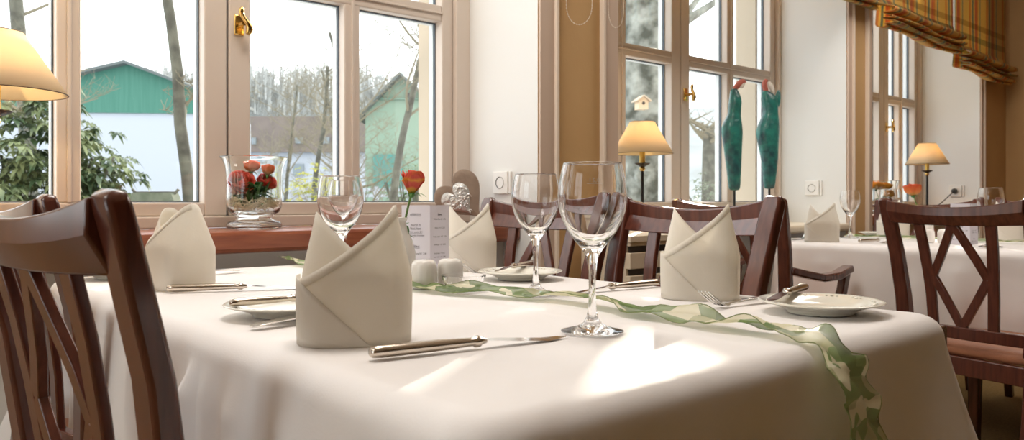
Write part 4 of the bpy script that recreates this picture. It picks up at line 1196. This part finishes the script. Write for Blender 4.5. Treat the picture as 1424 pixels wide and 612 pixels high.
chain(2.232, 1.975, .058, 1.575, 'right bead chain loop hanging beside the middle window frame')

# ------------------------------------------------------------------ leaf-print ribbon
rp = [(.955, 2.045, 0), (.962, 1.99, 0), (.955, 1.85, 0), (.935, 1.65, 0), (.890, 1.45, 0), (.870, 1.30, 0), (.868, 1.185, 0), (.905, 1.085, 0), (.950, .965, 0), (.935, .836, 0), (.916, .75, 0), (.909, .668, 0), (.903, .606, 0), (.908, .548, 0), (.905, .500, 0)]
path = [Vector((x, y, TZ + .004)) for x, y, z in rp]
path += [Vector((.902, .470, TZ - .006)), Vector((.902, .446, TZ - .032)), Vector((.904, .436, TZ - .07)), Vector((.902, .428, TZ - .12)), Vector((.895, .424, TZ - .17)), Vector((.885, .420, TZ - .22)), Vector((.882, .418, TZ - .27))]
def cr_(pts, t):
    n = len(pts) - 1; k = min(n - 1, int(t * n)); f = t * n - k
    p0, p1, p2, p3 = pts[max(0, k - 1)], pts[k], pts[k + 1], pts[min(n, k + 2)]
    return .5 * ((2 * p1) + (p2 - p0) * f + (2 * p0 - 5 * p1 + 4 * p2 - p3) * f * f + (3 * p1 - p0 - 3 * p2 + p3) * f ** 3)
NL = 260; rings = []
for i in range(NL + 1):
    t = i / NL; p = cr_(path, t); tg = (cr_(path, min(1, t + .004)) - cr_(path, max(0, t - .004))).normalized()
    hang = p.z < TZ - .02
    side = tg.cross(Vector((0, 0, 1)))
    if side.length < .2: side = Vector((-1, 0, 0))
    side.normalize(); side = side.lerp(Vector((-1, 0, 0)), min(1, max(0, (TZ - p.z) * 12))).normalized()
    nrm = side.cross(tg).normalized()
    if nrm.z < 0 and not hang: nrm = -nrm
    if hang and nrm.y > 0: nrm = -nrm
    L_ = t * 1.9
    wv = math.sin(L_ * 17 + .8); wid = .029 * (1 - .25 * abs(wv)) if not hang else .040
    tilt = (.36 * wv if not hang else .12 * math.sin(L_ * 30))
    ring = []
    for j in range(9):
        s_ = (j / 8 - .5) * 2
        rip = .0035 * math.sin(L_ * 60 + s_ * 2) * abs(s_)
        off = s_ * wid
        lift = (s_ * tilt * wid * .9 + abs(tilt) * wid * .9) + .0025 * (1 + math.sin(s_ * 5 + L_ * 25)) * (1 if not hang else 1.5) + rip + .003
        q = p + side * off * math.cos(tilt * .8) + nrm * max(.0006, lift)
        if hang: q = q + Vector((0, -.004, 0))
        ring.append(q)
    rings.append(ring)
c0 = Vector((.92, 1.25, TZ)); mb = MB(); mb.v = [q - c0 for rg in rings for q in rg]
mb.f = [(i * 9 + j, i * 9 + j + 1, (i + 1) * 9 + j + 1, (i + 1) * 9 + j) for i in range(NL) for j in range(8)]
rb = mb.build('table_ribbon', runner_m, loc=c0, ang=80)
tag(rb, 'sheer green leaf-print ribbon winding along the front table and hanging down', 'ribbon')
ed = MB()
for j in (0, 8): ed.tube([rings[i][j] - c0 for i in range(0, NL + 1, 2)], .0007, 5)
ed.build('wired_edge', mat('dark_green_wire', (.16, .20, .06), .6), rb)
# ribbon of the second table
mb = MB()
mb.grid(80, 5, lambda u, v: Vector((.03 * math.sin(u * 9) + (v - .5) * .06, (u - .5) * 1.42, .006 + .006 * (1 + math.sin(u * 30 + v * 3)))))
rb2 = mb.build('table_ribbon', runner_m, loc=(3.57, 1.09, TZ), ang=80)
# keep the foot of the vase and glass free: the ribbon passes beside them
tag(rb2, 'green leaf-print ribbon along the second table', 'ribbon')
rb2.location.x = 3.66

# ------------------------------------------------------------------ the garden and the buildings outside
gr = MB().grid(30, 30, lambda u, v: Vector((-70 + 200 * u, VO + .02 + 190 * v, -.35 + .25 * noise.noise(Vector((u * 9, v * 9, 0)))))).build('ground', snow); struct(gr)

def tree(name, base, h, r0, label, m, lean=(0, 0), crook=.25, levels=3, nb=6, spread=.9, seed=1, start=.35, group='bare trees in the garden', twigs=True, cat='tree', big=False, bl=1.0, wob=.35):
    rg = random.Random(seed); t = thing(name, label, cat, base, 0, group)
    mb = MB(); bm = MB()
    def limb(target, p, d, L_, r, lv, n=7):
        pts = [p.copy()]; rs = [r]; q = p.copy(); dd = d.copy()
        for i in range(n):
            dd = (dd + Vector((rg.uniform(-1, 1), rg.uniform(-1, 1), rg.uniform(-.3, .6))) * crook * (1 if lv else wob)).normalized()
            q = q + dd * L_ / n; pts.append(q.copy()); rs.append(max(r * (1 - .8 * (i + 1) / n) if lv else r * (1 - .6 * (i + 1) / n), .002))
        target.tube(pts, rs, 9 if lv == 0 else 5)
        if lv < levels:
            for k in range(nb if lv else int(nb * 1.4)):
                f = rg.uniform(start if lv == 0 else .2, 1); idx = min(n - 1, int(f * n)); bp = pts[idx].lerp(pts[idx + 1], f * n - idx if f * n - idx <= 1 else 1)
                a = rg.uniform(0, 2 * PI); nd = (Vector((math.cos(a) * spread, math.sin(a) * spread, rg.uniform(.1, .9)))).normalized()
                limb(bm, bp, nd, L_ * rg.uniform(.28, .5) * (bl if lv == 0 else 1), max(rs[idx] * (.45 if bl == 1 else .28), .003), lv + 1, 6)
    limb(mb, Vector((0, 0, 0)), Vector((lean[0], lean[1], 1)).normalized(), h, r0, 0, 14)
    mb.build('trunk', m, t, ang=60)
    if bm.v: bm.build('branches', twig if not big else m, t, ang=60)
    return t
def gb(px, d, z=-.35): p = far(px, 280, d); return (p.x, p.y, z)
tree('garden_tree', gb(277, 6.0), 5.2, .055, 'thin crooked mossy tree before the white barn wall, right edge of the left pane', bark, seed=12, crook=.2, nb=7, start=.25, bl=.32, wob=.42)
tree('garden_tree', gb(42, 11.0), 7.5, .13, 'large bare tree behind the left lamp', bark, lean=(-.02, .0), seed=23, nb=10, crook=.3, start=.26, spread=.8, bl=.6, wob=.2)
tree('garden_tree', gb(438, 13), 3.5, .06, 'bare fruit tree before the long brown-roofed house', bark, seed=21, nb=8, start=.22, crook=.28)
tree('garden_tree', gb(543, 9), 3.7, .06, 'bare shrubby tree before the pale green gable house', bark, seed=33, nb=8, start=.1, crook=.28)
tree('garden_tree', gb(500, 11), 3.6, .05, 'slender bare tree left of the pale green gable house', bark, seed=45, nb=7, start=.1, crook=.3)
tree('garden_tree', gb(388, 14), 3.4, .045, 'small bare tree before the left half of the long house', bark, seed=51, nb=8, start=.15, crook=.3)
tree('garden_tree', gb(468, 16), 3.9, .055, 'bare tree before the right half of the long house', bark, seed=63, nb=8, start=.15, crook=.3)
T5 = tree('garden_tree', gb(987, 14), 2.6, .22, 'pollarded forked tree behind the middle window, left of the teal figures', bark, seed=8, nb=5, start=.88, crook=.12, spread=.75)
tree('garden_tree', gb(1245, 13), 6, .26, 'grey tree seen through the farthest window', bark, seed=18, nb=4, start=.5, crook=.12)
# old thick trunk with nest box
bt = gb(903, 7.4); t = thing('old_tree', 'huge mottled old trunk behind the lamp in the middle window', 'tree', bt, 0, 'bare trees in the garden')
mb = MB(); n = 40
def trunkf(u, v):
    a = 2 * PI * u; z = 6 * v
    rr_ = .30 * (1 - .10 * v) * (1 + .10 * noise.noise(Vector((math.cos(a) * 1.5, math.sin(a) * 1.5, z * 1.3))) + .05 * noise.noise(Vector((math.cos(a) * 4, math.sin(a) * 4, z * 5))))
    for (ka, kz, kr) in ((-2.2, 1.95, .16), (-2.6, 1.50, .10), (-1.7, 2.3, .13), (-2.0, 3.0, .16)):
        da = math.atan2(math.sin(a - ka), math.cos(a - ka)) * .3; d_ = math.hypot(da, z - kz)
        rr_ += .055 * math.exp(-((d_ - kr * .55) / (kr * .35)) ** 2) - .03 * math.exp(-(d_ / (kr * .3)) ** 2)
    return Vector((rr_ * math.cos(a), rr_ * math.sin(a), z))
mb.grid(72, 160, trunkf, closeu=True); mb.build('trunk', bark_big, t, ang=80)
br = MB(); rg = random.Random(2)
for i in range(6):
    z = rg.uniform(2.8, 5); a = rg.uniform(-.5, .9); p = Vector((.2 * math.cos(a), .2 * math.sin(a), z)); pts = [p]
    d_ = Vector((math.cos(a), math.sin(a), .6))
    for q in range(6): d_ = (d_ + Vector((rg.uniform(-.3, .3), rg.uniform(-.3, .3), rg.uniform(-.1, .3)))).normalized(); pts.append(pts[-1] + d_ * .22)
    br.tube(pts, [.06, .045, .035, .028, .02, .014, .006], 7)
br.build('branches', bark_big, t, ang=60)
# nest box on the trunk
nb_p = far(892, 143, 6.98)
nbx = thing('nest_box', 'small pale wooden nest box on the old trunk', 'nest box', (nb_p.x, nb_p.y, nb_p.z - .06), R(-41) + R(12))
MB().prism([(-.045, 0), (.045, 0), (.045, .075), (0, .11), (-.045, .075)], lambda p: Vector((p[0], -.05, p[1])), lambda p: Vector((p[0], .05, p[1]))).build('box_body', nest_wood, nbx, smooth=False)
rf = MB()
for s in (-1, 1): rf.sweep([(0, -.0, .118), (s * .068, 0, .068)], .14, .010, side=(0, 1, 0))
rf.build('box_roof', mat('pale_box_roof', (.62, .50, .38), .8), nbx, smooth=False)
hl = MB().lathe([(.0001, 0), (.014, 0), (.014, .002), (.0001, .002)], 16); hl.v = [Vector((v.x, -.0505 - v.z, v.y + .052)) for v in hl.v]
hl.build('entrance_hole', dark_slot, nbx)

# rhododendron
def leaf_bush(name, base, size, n, m, label, ll, lw, droop, seed, stem_m=bark, whorl=8, cat='shrub'):
    rg = random.Random(seed); t = thing(name, label, cat, base); mb = MB(); st = MB()
    for i in range(n):
        while True:
            p = Vector((rg.uniform(-1, 1), rg.uniform(-1, 1), rg.uniform(0, 1)))
            l_ = math.sqrt(p.x ** 2 + p.y ** 2 + (p.z) ** 2)
            if .45 < l_ < 1: break
        c = Vector((p.x * size[0], p.y * size[1], p.z * size[2] + .1)); ax = Vector((p.x, p.y, p.z + .5)).normalized()
        c += Vector((rg.gauss(0, .04), rg.gauss(0, .04), rg.gauss(0, .05)))
        for k in range(whorl):
            a = 2 * PI * k / whorl + rg.uniform(-.3, .3); o1 = ax.orthogonal().normalized(); o2 = ax.cross(o1)
            d_ = (o1 * math.cos(a) + o2 * math.sin(a) + ax * rg.uniform(-.2, .5)).normalized()
            L_ = ll * rg.uniform(.7, 1.15); tip = c + d_ * L_ + Vector((0, 0, -droop * L_)); sd = d_.cross(Vector((0, 0, 1)))
            sd = sd.normalized() * lw * rg.uniform(.8, 1.2) if sd.length > .01 else Vector((lw, 0, 0)); mid = c.lerp(tip, .5) + Vector((0, 0, .15 * L_)); up = Vector((0, 0, lw * .4))
            mb.add([c, mid + sd + up, mid, mid - sd + up, tip], [(0, 1, 2), (0, 2, 3), (1, 4, 2), (2, 4, 3)])
    for i in range(14):
        a = rg.uniform(0, 2 * PI); r_ = rg.uniform(.2, .8); st.tube([(0, 0, 0), (r_ * size[0] * .4 * math.cos(a), r_ * size[1] * .4 * math.sin(a), size[2] * .45), (r_ * size[0] * math.cos(a), r_ * size[1] * math.sin(a), size[2] * .8)], [.03, .02, .008], 6)
    mb.build('foliage', m, t, smooth=True, ang=60); st.build('stems', stem_m, t); return t
leaf_bush('rhododendron', gb(50, 5.4), (.84, .55, 1.98), 1900, rhodo, 'dense rhododendron with drooping leaves outside the near window at the left', .088, .019, .6, 3)
leaf_bush('garden_shrub', gb(432, 8.5), (.46, .40, 1.60), 800, yellow_leaf, 'yellow-green leafy shrub outside, above the wine glass behind the napkin', .06, .013, .2, 6, whorl=5)
leaf_bush('garden_shrub', gb(575, 10), (.6, .5, 1.9), 380, leafy('olive_leaf', (.09, .12, .05), (.17, .21, .09), .3), 'olive shrub outside in front of the pale green house', .07, .014, .3, 11, whorl=5)
leaf_bush('garden_shrub', gb(1010, 11), (1.2, .8, 1.7), 300, leafy('grey_green_leaf', (.14, .17, .10), (.22, .25, .16), .3), 'pale grey-green shrub outside the middle window', .09, .02, .3, 14, whorl=5)

# small roofed feeder
fp = far(222, 283, 5.2)
fd = thing('bird_feeder', 'low mossy roof of a bird feeder outside the left window', 'bird feeder', (fp.x, fp.y, -.35), R(-41))
zf = EYE + .35 - .01
MB().prism([(-.15, 0), (.15, 0), (.125, .065), (-.125, .065)], lambda p: Vector((p[0], -.12, zf + p[1] - .0)), lambda p: Vector((p[0] * .98, .0, zf + p[1] + .002))).build('roof', mossroof, fd, smooth=False)
rh = MB()
rh.sweep([(-.135, -.06, zf + .068), (.135, -.06, zf + .068)], .02, .012)
for s in (-1, 1): rh.sweep([(s * .125, -.06, zf + .06), (s * .15, -.06, zf + .088)], .018, .014)
rh.build('ridge', bark, fd, smooth=False)
MB().box((-.03, -.09, 0), (.03, -.03, zf)).build('post', bark, fd, smooth=False)
MB().box((-.13, -.16, zf - .12), (.13, .04, zf - .10)).build('tray', bark, fd, smooth=False)

def facade(name, label, d, poly_parts, depth, cat='building', rot=0):
    """poly_parts: (part name, material, [(px,py)...], push forward)"""
    c = far(poly_parts[0][2][0][0], 280, d); t = thing(name, label, cat, (c.x, c.y, -.35))
    fwd = Vector((SN, CS, 0)); base = Vector((c.x, c.y, -.35))
    for (pn, m, poly, push, dp) in poly_parts:
        pts = [far(px, py, d) - base - fwd * push for px, py in poly]
        n = len(pts); MB().add(pts + [p + fwd * dp for p in pts], [tuple(range(n)), tuple(reversed(range(n, 2 * n)))] + [(i, (i + 1) % n, n + (i + 1) % n, n + i) for i in range(n)]).build(pn, m, t, smooth=False)
    return t
G0 = 280 + (EYE + .35) * 1100 / 30
facade('barn', 'big barn with green gable above a long white wall', 30, [
    ('wall', white_wall_m, [(-60, G0), (300, G0), (300, 158), (-60, 155)], 0, 4),
    ('green_gable', barn_green, [(-60, 155), (300, 158.5), (300, 134), (181, 90), (60, 118), (-60, 148)], .1, 4),
    ('roof', barn_roof, [(-64, 146), (60, 114.5), (181, 86.5), (304, 133), (304, 137), (181, 90.5), (60, 118.5), (-64, 150)], .5, 4.6)], 12)
G1_ = 280 + (EYE + .35) * 1100 / 48
hse = [('wall', white_wall_m, [(300, G1_), (640, G1_), (640, 209), (300, 209)], 0, 8),
       ('roof', brown_roof_m, [(296, 212), (644, 212), (640, 163), (300, 163)], .4, 9)]
for (x, y, w_, h_) in ((354, 197, 6, 9), (414, 196, 10, 9), (451, 196, 10, 9)): hse.append(('skylight', grey_win, [(x, y + h_ / 2), (x + w_, y + h_ / 2), (x + w_, y - h_ / 2), (x, y - h_ / 2)], .6, .3))
for (x, y, w_, h_) in ((408, 236, 15, 16), (360, 238, 9, 14), (466, 222, 10, 30)): hse.append(('house_window', grey_win, [(x, y + h_ / 2), (x + w_, y + h_ / 2), (x + w_, y - h_ / 2), (x, y - h_ / 2)], .1, .2))
facade('long_house', 'long white house with weathered brown roof and skylights', 48, hse, 8)
G2_ = 280 + (EYE + .35) * 1100 / 26
facade('green_house', 'pale green gabled house in the right pane of the near window', 26, [
    ('wall', green_house_m, [(508, G2_), (618, G2_), (618, 160), (558, 107), (508, 158)], 0, 9),
    ('roof', barn_roof, [(498, 163), (558, 102), (626, 166), (626, 169), (558, 106.5), (498, 168)], .4, 10),
    ('gable_vent', dark_slot, [(564, 136), (573, 136), (573, 130), (564, 130)], .08, .2),
    ('gable_board', mat('weathered_green_board', (.16, .24, .18), .8), [(530, 139), (588, 139), (588, 137), (530, 137)], .12, .15),
    ('green_door', mat('teal_door', (.07, .22, .19), .6), [(520, 262), (560, 262), (560, 215), (520, 215)], .1, .2)], 9)
# hill and distant wood
hm = MB().grid(60, 8, lambda u, v: (lambda p: Vector((p.x, p.y, p.z)))(far(-250 + 1700 * u, 285 - (150 + 22 * math.sin(u * 5 + 1.2) + 8 * math.sin(u * 19)) * v ** .8, 150 + 60 * v)))
hill = hm.build('hill', hill_m); struct(hill)
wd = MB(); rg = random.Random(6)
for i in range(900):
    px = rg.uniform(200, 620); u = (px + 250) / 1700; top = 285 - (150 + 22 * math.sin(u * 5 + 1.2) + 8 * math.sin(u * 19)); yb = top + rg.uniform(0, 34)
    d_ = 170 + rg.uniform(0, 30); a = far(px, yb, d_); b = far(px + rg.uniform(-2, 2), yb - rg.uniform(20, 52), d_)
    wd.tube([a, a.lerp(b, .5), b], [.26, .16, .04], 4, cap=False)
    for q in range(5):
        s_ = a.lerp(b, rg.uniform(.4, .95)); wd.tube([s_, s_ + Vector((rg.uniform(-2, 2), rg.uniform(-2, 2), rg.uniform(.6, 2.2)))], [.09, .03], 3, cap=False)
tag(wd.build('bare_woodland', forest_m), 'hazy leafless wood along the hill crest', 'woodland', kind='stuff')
# white garden fence
fc = thing('garden_fence', 'low white garden fence before the long house', 'fence', gb(440, 16))
c0 = Vector(gb(440, 16)); mb = MB()
for yy in (264, 272):
    mb.bar(far(360, yy, 16) - c0, far(620, yy, 16) - c0, .03, .06, side=(SN, CS, 0))
mb.build('rail', white_wall_m, fc, smooth=False)
for k in range(12):
    p = far(362 + 23 * k, 280, 16) - c0; MB().box((p.x - .04, p.y - .04, 0), (p.x + .04, p.y + .04, 1.58)).build('fence_post', white_wall_m, fc, smooth=False)

# ------------------------------------------------------------------ light
wld = bpy.data.worlds.new('sky'); sc.world = wld; wld.use_nodes = True
bg = wld.node_tree.nodes['Background']; bg.inputs['Color'].default_value = (.92, .965, 1, 1); bg.inputs['Strength'].default_value = 2.6
sd = Vector((.847, .589, .31)).normalized()
sl = bpy.data.lights.new('sun', 'SUN'); sl.energy = 7; sl.angle = R(.6); sl.color = (1, .90, .76)
so = bpy.data.objects.new('sun', sl); COL.objects.link(so); so.rotation_euler = (-sd).to_track_quat('-Z', 'Y').to_euler()
def ceiling_fill(x, y, size, e, col=(1, .93, .86)):  # unseen soft fill added under the ceiling to brighten tables and room
    ld = bpy.data.lights.new('ceiling_fill', 'AREA'); ld.shape = 'DISK'; ld.size = size; ld.energy = e; ld.color = col
    lo = bpy.data.objects.new('ceiling_fill', ld); COL.objects.link(lo); lo.location = (x, y, CEIL - .06)
ceiling_fill(.85, 1.35, .9, 24); ceiling_fill(3.6, 1.2, 1.2, 24); ceiling_fill(-1.4, 1.0, 1.0, 12)

# ------------------------------------------------------------------ camera
cd = bpy.data.cameras.new('camera'); cam = bpy.data.objects.new('camera', cd); COL.objects.link(cam)
cd.sensor_width = 36; cd.lens = 36 * 1100 / 1424; cd.shift_y = -26 / 1424; cd.clip_start = .02; cd.clip_end = 1000
cam.location = (0, 0, EYE); cam.rotation_euler = (R(90), 0, R(-41))
cd.dof.use_dof = True; cd.dof.focus_distance = 1.45; cd.dof.aperture_fstop = 9
sc.camera = cam
v = sc.view_settings; v.view_transform = 'Standard'; v.look = 'None'; v.gamma = 1; v.exposure = 0.24; v.use_curve_mapping = False
cy = sc.cycles
cy.max_bounces = 14; cy.transmission_bounces = 12; cy.transparent_max_bounces = 24; cy.diffuse_bounces = 5; cy.glossy_bounces = 5
cy.sample_clamp_indirect = 6; cy.use_denoising = True
